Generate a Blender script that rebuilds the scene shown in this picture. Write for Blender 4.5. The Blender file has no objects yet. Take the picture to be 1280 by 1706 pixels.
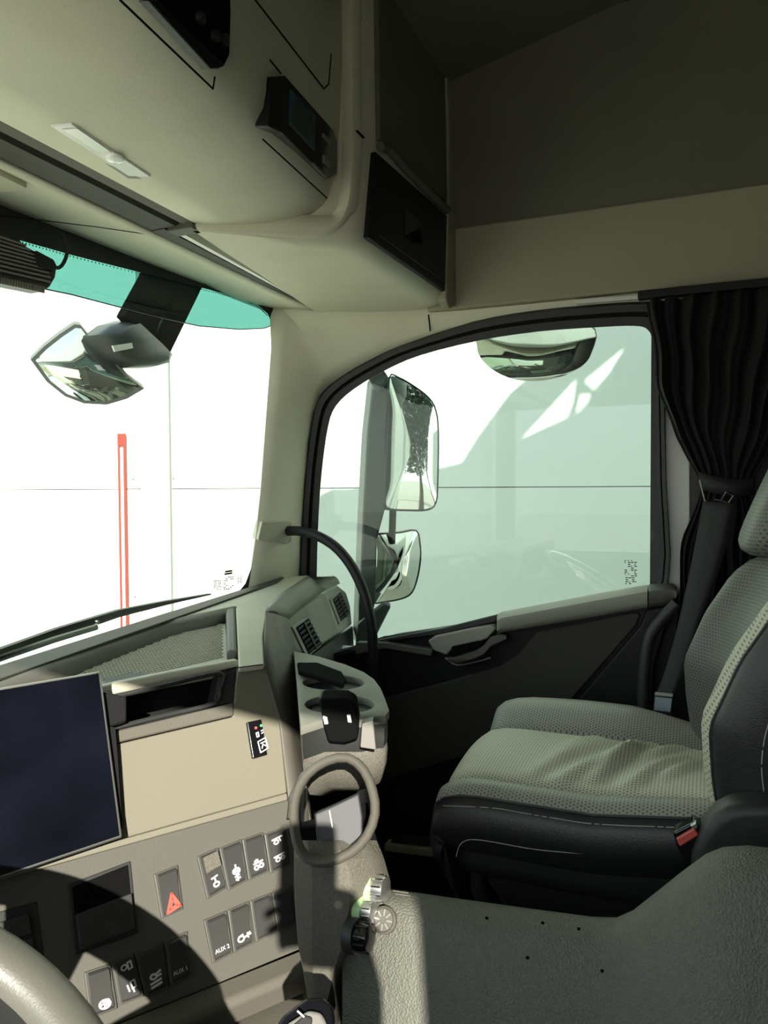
import bpy, bmesh, math, random
from mathutils import Vector, Matrix
random.seed(7)
SC = bpy.context.scene
COL = SC.collection
R = math.radians

# ---------------------------------------------------------------- camera, world, sun, exposure
YAW, PITCH, ROLL, FPX = R(23.2), R(1.8), R(0.3), 1280.0      # eye of the camera is the world origin
FW = Vector((math.cos(YAW)*math.cos(PITCH), math.sin(YAW)*math.cos(PITCH), -math.sin(PITCH)))
R0 = Vector((math.sin(YAW), -math.cos(YAW), 0)); U0 = R0.cross(FW)
RT = R0*math.cos(ROLL) - U0*math.sin(ROLL); UP = RT.cross(FW)
cam_d = bpy.data.cameras.new('camera'); cam = bpy.data.objects.new('camera', cam_d); COL.objects.link(cam)
cam.matrix_world = Matrix(((RT.x, UP.x, -FW.x, 0), (RT.y, UP.y, -FW.y, 0), (RT.z, UP.z, -FW.z, 0), (0, 0, 0, 1)))
cam_d.sensor_fit = 'VERTICAL'; cam_d.sensor_height = 36.0; cam_d.lens = 36.0*FPX/1706.0
cam_d.clip_start = 0.02; cam_d.clip_end = 500
SC.camera = cam

SUN_AZ, SUN_EL = R(28.0), R(24.5)
SUN = Vector((math.cos(SUN_EL)*math.cos(SUN_AZ), math.cos(SUN_EL)*math.sin(SUN_AZ), -math.sin(SUN_EL)))   # travel of the light
sun_d = bpy.data.lights.new('sun', 'SUN'); sun = bpy.data.objects.new('sun', sun_d); COL.objects.link(sun)
sun.rotation_euler = SUN.to_track_quat('-Z', 'Y').to_euler(); sun.location = (-6, -3, 5)
sun_d.energy = 6.0; sun_d.angle = R(0.55); sun_d.color = (1.0, 0.95, 0.84)

W = bpy.data.worlds.new('sky'); SC.world = W; W.use_nodes = True
nt = W.node_tree; nt.nodes.clear()
tc = nt.nodes.new('ShaderNodeTexCoord'); sp = nt.nodes.new('ShaderNodeSeparateXYZ'); cr = nt.nodes.new('ShaderNodeValToRGB')
bg = nt.nodes.new('ShaderNodeBackground'); wo = nt.nodes.new('ShaderNodeOutputWorld')
nt.links.new(tc.outputs['Generated'], sp.inputs[0]); nt.links.new(sp.outputs['Z'], cr.inputs[0])
cr.color_ramp.elements[0].position = 0.0; cr.color_ramp.elements[0].color = (0.92, 0.96, 0.90, 1)
cr.color_ramp.elements[1].position = 0.75; cr.color_ramp.elements[1].color = (0.50, 0.68, 0.86, 1)
nt.links.new(cr.outputs[0], bg.inputs[0]); bg.inputs[1].default_value = 1.2
nt.links.new(bg.outputs[0], wo.inputs[0])

SC.view_settings.view_transform = 'Standard'; SC.view_settings.look = 'None'
SC.view_settings.gamma = 1.0; SC.view_settings.use_curve_mapping = False
SC.view_settings.exposure = 0.8
SC.cycles.use_denoising = True
SC.cycles.max_bounces = 10; SC.cycles.diffuse_bounces = 6; SC.cycles.transparent_max_bounces = 12
SC.cycles.sample_clamp_indirect = 6.0

# ---------------------------------------------------------------- a pixel of the photo on a real plane
def ray(px, py): return FW + RT*((px-640)/FPX) + UP*((853-py)/FPX)
def onX(px, py, x): d = ray(px, py); return d*(x/d.x)
def onY(px, py, y): d = ray(px, py); return d*(y/d.y)
def onZ(px, py, z): d = ray(px, py); return d*(z/d.z)
def onD(px, py, depth): return ray(px, py)*depth
def onP(px, py, p0, n): d = ray(px, py); return d*(p0.dot(n)/d.dot(n))
class Frame:
    def __init__(s, p0, u, v):
        s.p0 = Vector(p0); s.u = Vector(u).normalized(); s.n = s.u.cross(Vector(v)).normalized(); s.v = s.n.cross(s.u)
    def P(s, a, b, c=0): return s.p0 + s.u*a + s.v*b + s.n*c
    def px(s, x, y, c=0): return onP(x, y, s.p0 + s.n*c, s.n)
    def ab(s, x, y, c=0):
        q = s.px(x, y, c) - s.p0; return q.dot(s.u), q.dot(s.v)
    def off(s, c): return Frame(s.p0 + s.n*c, s.u, s.v)

# ---------------------------------------------------------------- materials
MATS = {}
def mat(name, col, rough=0.6, metal=0.0, bump=None, var=0.0, vscale=8.0, spec=0.5, emit=None, voro=False, dots=None, coat=0.0):
    m = bpy.data.materials.new(name); m.use_nodes = True; t = m.node_tree; b = t.nodes['Principled BSDF']
    b.inputs['Base Color'].default_value = (*col, 1); b.inputs['Roughness'].default_value = rough
    b.inputs['Metallic'].default_value = metal; b.inputs['Specular IOR Level'].default_value = spec
    b.inputs['Coat Weight'].default_value = coat
    co = t.nodes.new('ShaderNodeTexCoord')
    colsock = None
    if var > 0:
        nz = t.nodes.new('ShaderNodeTexNoise'); nz.inputs['Scale'].default_value = vscale; nz.inputs['Detail'].default_value = 6
        t.links.new(co.outputs['Object'], nz.inputs['Vector'])
        rp = t.nodes.new('ShaderNodeMapRange'); rp.inputs[1].default_value = 0.25; rp.inputs[2].default_value = 0.75
        rp.inputs[3].default_value = 1-var; rp.inputs[4].default_value = 1+var
        t.links.new(nz.outputs[0], rp.inputs[0])
        mx = t.nodes.new('ShaderNodeVectorMath'); mx.operation = 'SCALE'; mx.inputs[0].default_value = col
        t.links.new(rp.outputs[0], mx.inputs['Scale']); colsock = mx.outputs[0]
    height = None
    if bump:
        sc, st = bump
        if voro:
            tx = t.nodes.new('ShaderNodeTexVoronoi'); tx.inputs['Scale'].default_value = sc; height = tx.outputs['Distance']
        else:
            tx = t.nodes.new('ShaderNodeTexNoise'); tx.inputs['Scale'].default_value = sc; tx.inputs['Detail'].default_value = 4; height = tx.outputs[0]
        t.links.new(co.outputs['Object'], tx.inputs['Vector'])
        bp = t.nodes.new('ShaderNodeBump'); bp.inputs['Strength'].default_value = st; bp.inputs['Distance'].default_value = 0.002
        t.links.new(height, bp.inputs['Height']); t.links.new(bp.outputs[0], b.inputs['Normal'])
    if dots:                       # a grid of small holes: (axis a, axis b, spacing, radius, depth of colour)
        ax, ay, pitch, rad, dark = dots
        s2 = t.nodes.new('ShaderNodeSeparateXYZ'); t.links.new(co.outputs['Object'], s2.inputs[0])
        def M(op, a, b_=None):
            n = t.nodes.new('ShaderNodeMath'); n.operation = op
            for k, q in enumerate((a, b_)):
                if q is None: continue
                if isinstance(q, (int, float)): n.inputs[k].default_value = q
                else: t.links.new(q, n.inputs[k])
            return n.outputs[0]
        A = M('DIVIDE', s2.outputs[ax], pitch); B = M('DIVIDE', s2.outputs[ay], pitch)
        row = M('FLOOR', B); A = M('ADD', A, M('MULTIPLY', M('MODULO', row, 2.0), 0.5))
        fa = M('SUBTRACT', M('FRACT', A), 0.5); fb = M('SUBTRACT', M('FRACT', B), 0.5)
        d = M('SQRT', M('ADD', M('MULTIPLY', fa, fa), M('MULTIPLY', fb, fb)))
        hole = M('LESS_THAN', d, rad)
        mx2 = t.nodes.new('ShaderNodeMix'); mx2.data_type = 'RGBA'
        if colsock is not None: t.links.new(colsock, mx2.inputs[6])
        else: mx2.inputs[6].default_value = (*col, 1)
        mx2.inputs[7].default_value = (col[0]*dark, col[1]*dark, col[2]*dark, 1)
        t.links.new(hole, mx2.inputs[0]); colsock = mx2.outputs[2]
    if colsock is not None: t.links.new(colsock, b.inputs['Base Color'])
    if emit:
        b.inputs['Emission Color'].default_value = (*emit[0], 1); b.inputs['Emission Strength'].default_value = emit[1]
    MATS[name] = m; return m
def glass(name, tint, refl=0.04):
    m = bpy.data.materials.new(name); m.use_nodes = True; t = m.node_tree; t.nodes.clear()
    o = t.nodes.new('ShaderNodeOutputMaterial'); mx = t.nodes.new('ShaderNodeMixShader'); lw = t.nodes.new('ShaderNodeLayerWeight')
    tr = t.nodes.new('ShaderNodeBsdfTransparent'); gl = t.nodes.new('ShaderNodeBsdfGlossy')
    lw.inputs[0].default_value = 0.5; tr.inputs[0].default_value = (*tint, 1); gl.inputs['Roughness'].default_value = 0.0
    pw = t.nodes.new('ShaderNodeMath'); pw.operation = 'POWER'; pw.inputs[1].default_value = 5.0; t.links.new(lw.outputs['Facing'], pw.inputs[0])
    ma = t.nodes.new('ShaderNodeMath'); ma.operation = 'MULTIPLY_ADD'; ma.inputs[1].default_value = 1-refl; ma.inputs[2].default_value = refl
    t.links.new(pw.outputs[0], ma.inputs[0]); t.links.new(ma.outputs[0], mx.inputs[0])
    t.links.new(tr.outputs[0], mx.inputs[1]); t.links.new(gl.outputs[0], mx.inputs[2])
    t.links.new(mx.outputs[0], o.inputs[0]); MATS[name] = m; return m

mat('tan', (0.33, 0.31, 0.225), 0.7, bump=(420, 0.1), var=0.04)  # darker copy of the beige; shade on the side rail is put into the colour
mat('beige', (0.68, 0.66, 0.53), 0.62, bump=(420, 0.10), var=0.05)
mat('cream', (0.19, 0.177, 0.132), 0.60, bump=(500, 0.10), var=0.03)
mat('dash_top', (0.50, 0.48, 0.375), 0.62, bump=(420, 0.14), var=0.05)
mat('dash_grey', (0.098, 0.094, 0.078), 0.58, bump=(450, 0.12), var=0.05)
mat('dash_taupe', (0.115, 0.106, 0.086), 0.6, bump=(380, 0.2), var=0.06)
mat('vent_grey', (0.24, 0.24, 0.20), 0.55, bump=(420, 0.12), var=0.05)
mat('speckle', (0.135, 0.125, 0.10), 0.75, bump=(600, 0.6), var=0.28, vscale=420)
mat('cover_grain', (0.14, 0.141, 0.115), 0.62, bump=(420, 0.6), var=0.10, vscale=160, voro=True)
mat('dark_plastic', (0.030, 0.031, 0.030), 0.5, bump=(450, 0.12), var=0.08)
mat('black_plastic', (0.009, 0.009, 0.010), 0.5, bump=(400, 0.08), spec=0.3)
mat('black_gloss', (0.006, 0.006, 0.008), 0.12)
mat('recess_black', (0.006, 0.006, 0.006), 1.0, spec=0.05)
mat('brown_dark', (0.032, 0.028, 0.022), 0.6, var=0.08)
mat('rubber', (0.012, 0.012, 0.012), 0.55)
mat('switch', (0.050, 0.050, 0.047), 0.38, bump=(600, 0.05))
mat('switch_base', (0.085, 0.082, 0.072), 0.32)
mat('switch_edge', (0.22, 0.21, 0.19), 0.35)
mat('print_white', (0.80, 0.80, 0.76), 0.6)
mat('print_red', (0.85, 0.11, 0.08), 0.5)
mat('print_green', (0.10, 0.55, 0.20), 0.5)
mat('screen', (0.004, 0.005, 0.009), 0.14, var=0.5, vscale=14)
mat('silver', (0.55, 0.55, 0.53), 0.3, metal=0.9)
mat('chrome', (0.75, 0.75, 0.72), 0.12, metal=1.0)
mat('leather_black', (0.016, 0.017, 0.018), 0.40, bump=(420, 0.10), voro=True)
mat('leather_light', (0.62, 0.60, 0.475), 0.55, bump=(60, 0.3), var=0.06, dots=(0, 1, 0.0048, 0.25, 0.30))
mat('leather_mid', (0.35, 0.345, 0.30), 0.5, bump=(60, 0.25), var=0.06, dots=(0, 1, 0.0048, 0.25, 0.28))
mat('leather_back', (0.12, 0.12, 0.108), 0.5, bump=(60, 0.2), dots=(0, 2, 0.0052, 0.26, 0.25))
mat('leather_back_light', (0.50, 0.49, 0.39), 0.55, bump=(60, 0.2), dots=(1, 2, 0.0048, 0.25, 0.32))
mat('stitch', (0.45, 0.44, 0.40), 0.7)
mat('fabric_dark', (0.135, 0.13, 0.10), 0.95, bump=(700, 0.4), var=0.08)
mat('fabric_black', (0.006, 0.006, 0.0055), 0.95, bump=(500, 0.3))
mat('webbing', (0.020, 0.021, 0.023), 0.6, bump=(900, 0.4))
mat('door_insert', (0.045, 0.043, 0.036), 0.85, bump=(500, 0.3))
mat('door_cap', (0.30, 0.30, 0.255), 0.55, bump=(420, 0.12))
mat('carpet', (0.018, 0.018, 0.017), 0.95, bump=(300, 0.6))
mat('painted_white', (0.72, 0.73, 0.70), 0.35)
mat('wall_white', (0.70, 0.74, 0.69), 0.65, bump=(2, 0.1), var=0.02, vscale=0.8)
mat('strip_paint', (0.33, 0.36, 0.325), 0.6)
mat('joint', (0.20, 0.21, 0.20), 0.8)
mat('sign_red', (0.27, 0.035, 0.025), 0.5)
mat('concrete', (0.52, 0.47, 0.37), 0.9, bump=(30, 0.4), var=0.12, vscale=1.5)
mat('mirror', (0.86, 0.88, 0.87), 0.015, metal=1.0)
mat('mirror_shell', (0.05, 0.055, 0.055), 0.45)
mat('lens', (0.95, 0.95, 0.93), 0.15, spec=0.8)
mat('lcd', (0.045, 0.075, 0.075), 0.25)
mat('lcd_frame', (0.02, 0.10, 0.12), 0.3)
mat('red_button', (0.62, 0.10, 0.08), 0.35)
mat('label_blue', (0.30, 0.36, 0.42), 0.5)
mat('knob_green', (0.42, 0.62, 0.30), 0.3)
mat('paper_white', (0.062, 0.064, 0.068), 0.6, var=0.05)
mat('bark', (0.09, 0.065, 0.045), 0.9, bump=(40, 0.6))
mat('leaf_a', (0.022, 0.04, 0.02), 0.6, var=0.3, vscale=3)
mat('leaf_b', (0.035, 0.055, 0.03), 0.6, var=0.3, vscale=3)
mat('wheel_leather', (0.11, 0.108, 0.09), 0.38, bump=(500, 0.12))
mat('skin', (0.50, 0.30, 0.22), 0.55)
mat('sleeve', (0.03, 0.035, 0.05), 0.9)
glass('glass_front', (0.90, 0.975, 0.88)); glass('glass_side', (0.78, 0.85, 0.80)); glass('glass_teal', (0.085, 0.245, 0.235))
glass('knob_clear', (0.8, 0.95, 0.75))

# ---------------------------------------------------------------- mesh building
class MB:
    def __init__(s): s.v = []; s.f = []; s.m = []
    def add(s, vs, fs, mi=0):
        o = len(s.v); s.v += [Vector(q) for q in vs]
        for q in fs: s.f.append([o+i for i in q]); s.m.append(mi)
        return s
    def prism(s, pts, vec, mi=0):
        n = len(pts); vec = Vector(vec); a = [Vector(p) for p in pts]; b = [p+vec for p in a]
        return s.add(a+b, [list(range(n)), list(range(2*n-1, n-1, -1))] + [[i, (i+1) % n, n+(i+1) % n, n+i] for i in range(n)], mi)
    def box(s, c, h, axes=None, mi=0):
        c = Vector(c); ax = axes or (Vector((1, 0, 0)), Vector((0, 1, 0)), Vector((0, 0, 1)))
        vs = [c + ax[0]*(h[0]*i) + ax[1]*(h[1]*j) + ax[2]*(h[2]*k) for i in (-1, 1) for j in (-1, 1) for k in (-1, 1)]
        return s.add(vs, [(0, 1, 3, 2), (4, 6, 7, 5), (0, 4, 5, 1), (2, 3, 7, 6), (0, 2, 6, 4), (1, 5, 7, 3)], mi)
    def fbox(s, fr, a0, a1, b0, b1, c0, c1, mi=0):
        return s.prism([fr.P(a0, b0, c1), fr.P(a1, b0, c1), fr.P(a1, b1, c1), fr.P(a0, b1, c1)], fr.n*(c0-c1), mi)
    def loft(s, rings, closed=True, cap=True, mi=0):
        n = len(rings[0]); vs = [p for r_ in rings for p in r_]; fs = []
        for k in range(len(rings)-1):
            for i in range(n if closed else n-1):
                j = (i+1) % n; fs.append([k*n+i, k*n+j, (k+1)*n+j, (k+1)*n+i])
        if cap and closed:
            fs.append(list(range(n))[::-1]); fs.append([(len(rings)-1)*n+i for i in range(n)])
        return s.add(vs, fs, mi)
    def tube(s, path, r, n=10, mi=0, closed=False, flat=None):
        P = [Vector(p) for p in path]; L = len(P); rings = []; up = None
        for i in range(L):
            if closed: tg = P[(i+1) % L]-P[i-1]
            else: tg = P[min(i+1, L-1)]-P[max(i-1, 0)]
            tg.normalize()
            if up is None:
                up = Vector((0, 0, 1)) if abs(tg.z) < 0.9 else Vector((1, 0, 0))
                if flat is not None: up = Vector(flat)
            if flat is not None: up = Vector(flat)
            a = tg.cross(up).normalized(); b = a.cross(tg).normalized(); up = b
            rr = r[i] if isinstance(r, (list, tuple)) and len(r) == L and not isinstance(r, tuple) else r
            ra, rb = rr if isinstance(rr, tuple) else (rr, rr)
            rings.append([P[i] + a*(ra*math.cos(2*math.pi*k/n)) + b*(rb*math.sin(2*math.pi*k/n)) for k in range(n)])
        if closed: rings.append(rings[0])
        return s.loft(rings, True, not closed, mi)
    def lathe(s, prof, o, axis, n=24, mi=0, cap=True):
        o = Vector(o); ax = Vector(axis).normalized(); t = Vector((0, 0, 1)) if abs(ax.z) < 0.9 else Vector((1, 0, 0))
        a = ax.cross(t).normalized(); b = ax.cross(a)
        rings = [[o + ax*h + a*(r_*math.cos(2*math.pi*k/n)) + b*(r_*math.sin(2*math.pi*k/n)) for k in range(n)] for r_, h in prof]
        return s.loft(rings, True, cap, mi)
    def grid(s, rows, mi=0):
        return s.loft(rings=rows, closed=False, cap=False, mi=mi)
    def build(s, name, mats, parent=None, smooth=True, bevel=0.0, seg=2, sub=0, solid=0.0, angle=40):
        me = bpy.data.meshes.new(name)
        lo = Vector([min(q[i] for q in s.v) for i in range(3)]); hi = Vector([max(q[i] for q in s.v) for i in range(3)])
        c = (lo+hi)/2
        me.from_pydata([q-c for q in s.v], [], s.f)
        for q in ([mats] if isinstance(mats, str) else mats): me.materials.append(MATS[q])
        me.polygons.foreach_set('material_index', s.m)
        bm = bmesh.new(); bm.from_mesh(me)
        bmesh.ops.remove_doubles(bm, verts=bm.verts, dist=1e-6)
        bmesh.ops.recalc_face_normals(bm, faces=bm.faces); bm.to_mesh(me); bm.free()
        o = bpy.data.objects.new(name, me); COL.objects.link(o); o.location = c
        if smooth:
            me.polygons.foreach_set('use_smooth', [True]*len(me.polygons))
            me.set_sharp_from_angle(angle=R(angle))
        if solid:
            q = o.modifiers.new('thickness', 'SOLIDIFY'); q.thickness = solid; q.offset = 0
        if bevel:
            q = o.modifiers.new('bevel', 'BEVEL'); q.width = bevel; q.segments = seg; q.limit_method = 'ANGLE'; q.angle_limit = R(30); q.harden_normals = True
        if sub:
            q = o.modifiers.new('sub', 'SUBSURF'); q.levels = sub; q.render_levels = sub
        if parent is not None: adopt(o, parent)
        return o
WORLD_LOC = {}
def wloc(o):
    return Matrix.Translation(o.location) if o.parent is None else wloc(o.parent) @ o.matrix_parent_inverse @ Matrix.Translation(o.location)
def adopt(o, parent):
    w = o.location.copy(); o.parent = parent; o.matrix_parent_inverse = wloc(parent).inverted(); return o
def thing(name, label, cat, loc=(0, 0, 0), group=None, kind=None):
    o = bpy.data.objects.new(name, None); COL.objects.link(o); o.location = loc; o.empty_display_size = 0.05
    return tag(o, label, cat, group, kind)
def tag(o, label=None, cat=None, group=None, kind=None):
    if label: o['label'] = label
    if cat: o['category'] = cat
    if group: o['group'] = group
    if kind: o['kind'] = kind
    return o
def smooth_path(pts, n=6, closed=False):
    P = [Vector(p) for p in pts]; L = len(P); out = []
    for i in range(L if closed else L-1):
        p0 = P[i-1] if (closed or i > 0) else P[0]; p1 = P[i]; p2 = P[(i+1) % L]; p3 = P[(i+2) % L] if (closed or i+2 < L) else P[-1]
        for k in range(n):
            t = k/n
            out.append(0.5*((2*p1) + (p2-p0)*t + (2*p0-5*p1+4*p2-p3)*t*t + (3*p1-p0-3*p2+p3)*t**3))
    if not closed: out.append(P[-1])
    return out
def holed_plate(name, fr, outline, holes, thick, mats, parent=None, bevel=0.0):
    """a plate in the frame's plane with real holes (outline and holes as (a, b) lists)"""
    cu = bpy.data.curves.new(name, 'CURVE'); cu.dimensions = '2D'; cu.fill_mode = 'BOTH'; cu.extrude = thick/2
    cu.bevel_depth = bevel; cu.bevel_resolution = 1
    for loop in [outline]+holes:
        sp_ = cu.splines.new('POLY'); sp_.points.add(len(loop)-1)
        for q, (a, b) in zip(sp_.points, loop): q.co = (a, b, 0, 1)
        sp_.use_cyclic_u = True
    tmp = bpy.data.objects.new('tmp', cu); COL.objects.link(tmp)
    dg = bpy.context.evaluated_depsgraph_get(); me = bpy.data.meshes.new_from_object(tmp.evaluated_get(dg))
    vs = [v.co.copy() for v in me.vertices]; fs = [list(p.vertices) for p in me.polygons]
    bpy.data.objects.remove(tmp); bpy.data.curves.remove(cu); bpy.data.meshes.remove(me)
    mb = MB(); mb.add([fr.P(v.x, v.y, v.z) for v in vs], fs)
    return mb.build(name, mats, parent)
def text_mesh(mb, fr, a, b, size, body, c=0.0, mi=0, rot=0.0):
    cu = bpy.data.curves.new('t', 'FONT'); cu.body = body; cu.size = size; cu.align_x = 'CENTER'; cu.align_y = 'CENTER'; cu.extrude = 0.0003
    tmp = bpy.data.objects.new('tmp', cu); COL.objects.link(tmp)
    dg = bpy.context.evaluated_depsgraph_get(); me = bpy.data.meshes.new_from_object(tmp.evaluated_get(dg))
    cs, sn = math.cos(rot), math.sin(rot)
    mb.add([fr.P(a + v.co.x*cs - v.co.y*sn, b + v.co.x*sn + v.co.y*cs, c + v.co.z) for v in me.vertices], [list(p.vertices) for p in me.polygons], mi)
    bpy.data.objects.remove(tmp); bpy.data.curves.remove(cu); bpy.data.meshes.remove(me)
def stroke(mb, fr, pts, w, c0, c1, mi=0):
    for (a, b) in zip(pts[:-1], pts[1:]):
        d = Vector((b[0]-a[0], b[1]-a[1])); L = d.length
        if L < 1e-6: continue
        d /= L; nn = Vector((-d.y, d.x))*w/2; e = d*w*0.35
        q = [(a[0]-e.x+nn.x, a[1]-e.y+nn.y), (a[0]-e.x-nn.x, a[1]-e.y-nn.y), (b[0]+e.x-nn.x, b[1]+e.y-nn.y), (b[0]+e.x+nn.x, b[1]+e.y+nn.y)]
        mb.prism([fr.P(x, y, c1) for x, y in q], fr.n*(c0-c1), mi)
def circ(cx, cy, rx, ry=None, n=14, a0=0, a1=360):
    ry = ry or rx
    return [(cx+rx*math.cos(R(a0+(a1-a0)*i/n)), cy+ry*math.sin(R(a0+(a1-a0)*i/n))) for i in range(n+1)]
VX, VY, VZ = Vector((1, 0, 0)), Vector((0, 1, 0)), Vector((0, 0, 1))
def struct(o): o['kind'] = 'structure'; return o
def lerp(a, b, t): return a+(b-a)*t
def interp(tab, x):
    if x <= tab[0][0]: return tab[0][1]
    for (x0, y0), (x1, y1) in zip(tab[:-1], tab[1:]):
        if x <= x1: return lerp(y0, y1, (x-x0)/(x1-x0))
    return tab[-1][1]

# ================================================================ THE SETTING
def WSY(x): return 1.0 - 0.55*max(0.0, x-1.25)**2
def WSp(px, py, off=0.0):
    y = 1.0
    for _ in range(10):
        p = onY(px, py, y+off); y = WSY(p.x)
    return onY(px, py, y+off)
FLOOR_Z, GROUND_Z = -0.95, -2.2

mb = MB(); mb.box((0.63, 0.0, FLOOR_Z-0.02), (1.05, 1.02, 0.02))
tag(struct(mb.build('floor', 'carpet')), 'dark carpeted cab floor in the passenger footwell')

# ceiling: a bent sheet following the roof
prof = [(1.0, 0.60), (0.93, 0.74), (0.80, 0.82), (0.15, 0.955), (-0.4, 0.99), (-1.0, 1.0)]
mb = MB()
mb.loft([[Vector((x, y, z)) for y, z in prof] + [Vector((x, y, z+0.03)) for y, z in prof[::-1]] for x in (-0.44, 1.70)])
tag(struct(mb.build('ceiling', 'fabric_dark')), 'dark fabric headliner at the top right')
mb = MB()
mb.loft([[Vector((x, y, z+0.032)) for y, z in prof] + [Vector((x, y, z+0.05)) for y, z in prof[::-1]] for x in (-0.46, 1.80)])
tag(struct(mb.build('roof_skin', 'painted_white')), 'white outer skin of the cab roof')

# right side: upper headliner, beige rail, door surround
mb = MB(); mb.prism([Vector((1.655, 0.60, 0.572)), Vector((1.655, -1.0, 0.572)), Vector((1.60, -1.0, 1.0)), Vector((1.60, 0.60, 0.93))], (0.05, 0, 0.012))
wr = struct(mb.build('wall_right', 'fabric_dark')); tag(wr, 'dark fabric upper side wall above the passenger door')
mb = MB(); mb.tube([onX(765, 88, 1.612), onX(960, 2, 1.602), onX(1180, -60, 1.6)], 0.0022, 6); mb.build('seam', 'recess_black', wr)
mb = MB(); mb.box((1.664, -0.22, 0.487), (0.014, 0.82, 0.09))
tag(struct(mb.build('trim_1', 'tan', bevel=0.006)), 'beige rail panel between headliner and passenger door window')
mb = MB(); mb.prism([onX(955, 499, 1.648), onX(1090, 489, 1.648), onX(1092, 496, 1.648), onX(960, 506, 1.648)], (0.01, 0, 0))
tag(struct(mb.build('trim_2', 'painted_white', bevel=0.001)), 'narrow pale strip above the door window beside the curtain')
outer = [(412, 992), (425, 900), (434, 820), (440, 740), (446, 660), (452, 580), (450, 528), (460, 504), (528, 498), (590, 504), (660, 508), (750, 506), (900, 494), (1000, 486), (1108, 476), (1160, 474)]
inner = [(496, 1000), (499, 900), (505, 810), (512, 735), (520, 690), (530, 662), (545, 642), (560, 632), (610, 602), (665, 576), (720, 555), (790, 535), (890, 517), (1000, 506), (1098, 502), (1150, 500)]
oX = [None]*7+[1.56, 1.57, 1.615, 1.65]+[1.672]*5
ro = [WSp(*q, -0.006) if x is None else onX(*q, x) for q, x in zip(outer, oX)]
ri = [onX(q[0]+(800-q[0])*0.025, q[1]+(780-q[1])*0.035, 1.679) for q in inner]
def bulge(a, b, t, k):
    return a.lerp(b, t) + Vector((-0.6, -0.8, 0.0))*k*4*t*(1-t)*min(1.0, (a-b).length/0.15)
mb = MB(); mb.grid([[bulge(a, b, t, 0.018) for a, b in zip(ro, ri)] for t in (0, 0.2, 0.4, 0.6, 0.8, 1.0)])
ap = struct(mb.build('trim_3', 'beige', solid=0.004)); tag(ap, 'beige windscreen pillar lining between windscreen and door window')
mb = MB(); mb.tube([onX(714, 524, 1.655), onX(717, 552, 1.662)], 0.0015, 6); mb.build('seam', 'recess_black', ap)
# rear part of the right wall, jamb
mb = MB(); mb.box((1.70, -0.45, -0.28), (0.012, 0.57, 0.70)); tag(struct(mb.build('wall_right.001', 'dark_plastic')), 'dark pillar lining behind the black curtain')
mb = MB(); mb.prism([onX(1104, 560, 1.684), onX(1150, 560, 1.684), onX(1150, 990, 1.684), onX(1112, 990, 1.684)], (0.012, 0, 0))
tag(struct(mb.build('trim_4', 'painted_white', bevel=0.003)), 'pale door jamb strip between door window and curtain')
mb = MB(); mb.box((0.63, -1.02, 0.02), (1.06, 0.02, 1.0)); tag(struct(mb.build('wall_rear', 'fabric_dark')), 'dark rear wall of the cab behind the seats')
mb = MB(); mb.box((-0.43, 0.27, 0.678), (0.02, 0.72, 0.292)); mb.box((-0.43, -0.69, 0.02), (0.02, 0.33, 0.95)); mb.box((-0.43, 0.96, 0.0), (0.02, 0.05, 0.95)); mb.box((-0.43, 0.27, -0.63), (0.02, 0.66, 0.32))
tag(struct(mb.build('wall_left', 'beige')), 'driver side wall and door around the open side window')
mb = MB(); mb.box((0.63, 1.03, -0.63), (1.05, 0.015, 0.33)); tag(struct(mb.build('wall_front', 'carpet')), 'dark bulkhead below the windscreen')
mb = MB(); mb.box((0.63, 1.015, 0.54), (1.05, 0.012, 0.10)); tag(struct(mb.build('wall_front.001', 'painted_white')), 'front panel above the windscreen')

# windscreen
redge = [(414, 1010), (418, 975), (432, 850), (443, 700), (453, 560), (457, 515)]
rp_ = [WSp(*q) for q in redge]; rp_ = [(p.z, p.x) for p in rp_]; rp_[-1] = (0.44, rp_[-1][1]); rp_[0] = (-0.30, rp_[0][1])
mb = MB(); rows = []
for k in range(9):
    z = lerp(-0.30, 0.43, k/8); xr = interp(rp_, z)
    rows.append([Vector((x, WSY(x), z)) for x in [-0.3, 0.2, 0.6, 0.9, 1.1, 1.25, 1.35, 1.42, lerp(1.42, xr, 0.5), xr]])
mb.grid(rows); win = struct(mb.build('window_1', 'glass_front')); tag(win, 'windscreen with a teal sun band along its top')
tl = [(-160, 430), (0, 466), (120, 491), (250, 525), (330, 543), (400, 549), (440, 547), (457, 541)]
tu = [(-160, 330), (0, 366), (120, 402), (250, 440), (330, 462), (400, 484), (440, 505), (457, 522)]
def left_ext(row): return [Vector((-0.28, row[0].y, row[0].z))] + row
mb = MB(); mb.grid([left_ext([WSp(*q, -0.003) for q in tu]), left_ext([WSp((a[0]+b[0])/2, (a[1]+b[1])/2, -0.003) for a, b in zip(tu, tl)]), left_ext([WSp(*q, -0.003) for q in tl])])
mb.build('sun_band', 'glass_teal', win)
mb = MB(); mb.tube([WSp(*q, -0.004) for q in tl], 0.0012, 6); mb.build('band_edge', 'mirror_shell', win)
fu = [(-160, 250), (0, 310), (120, 352), (250, 398), (330, 428), (400, 456), (440, 480), (458, 505), (464, 540)]
fl = [(-160, 352), (0, 391), (120, 425), (250, 458), (330, 478), (400, 495), (430, 508), (446, 523), (455, 542)]
mb = MB(); mb.grid([left_ext([WSp(*q, -0.008) for q in fu]), left_ext([WSp(*q, -0.008) for q in fl])])
fru = [(459, 538), (456, 600), (446, 740), (436, 860), (424, 950), (416, 985), (400, 995)]
frl = [(455, 540), (453, 600), (443, 740), (433, 860), (419, 945), (409, 972), (396, 988)]
mb.grid([[WSp(*q, -0.007) for q in fru], [WSp(*q, -0.007) for q in frl]])
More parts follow.
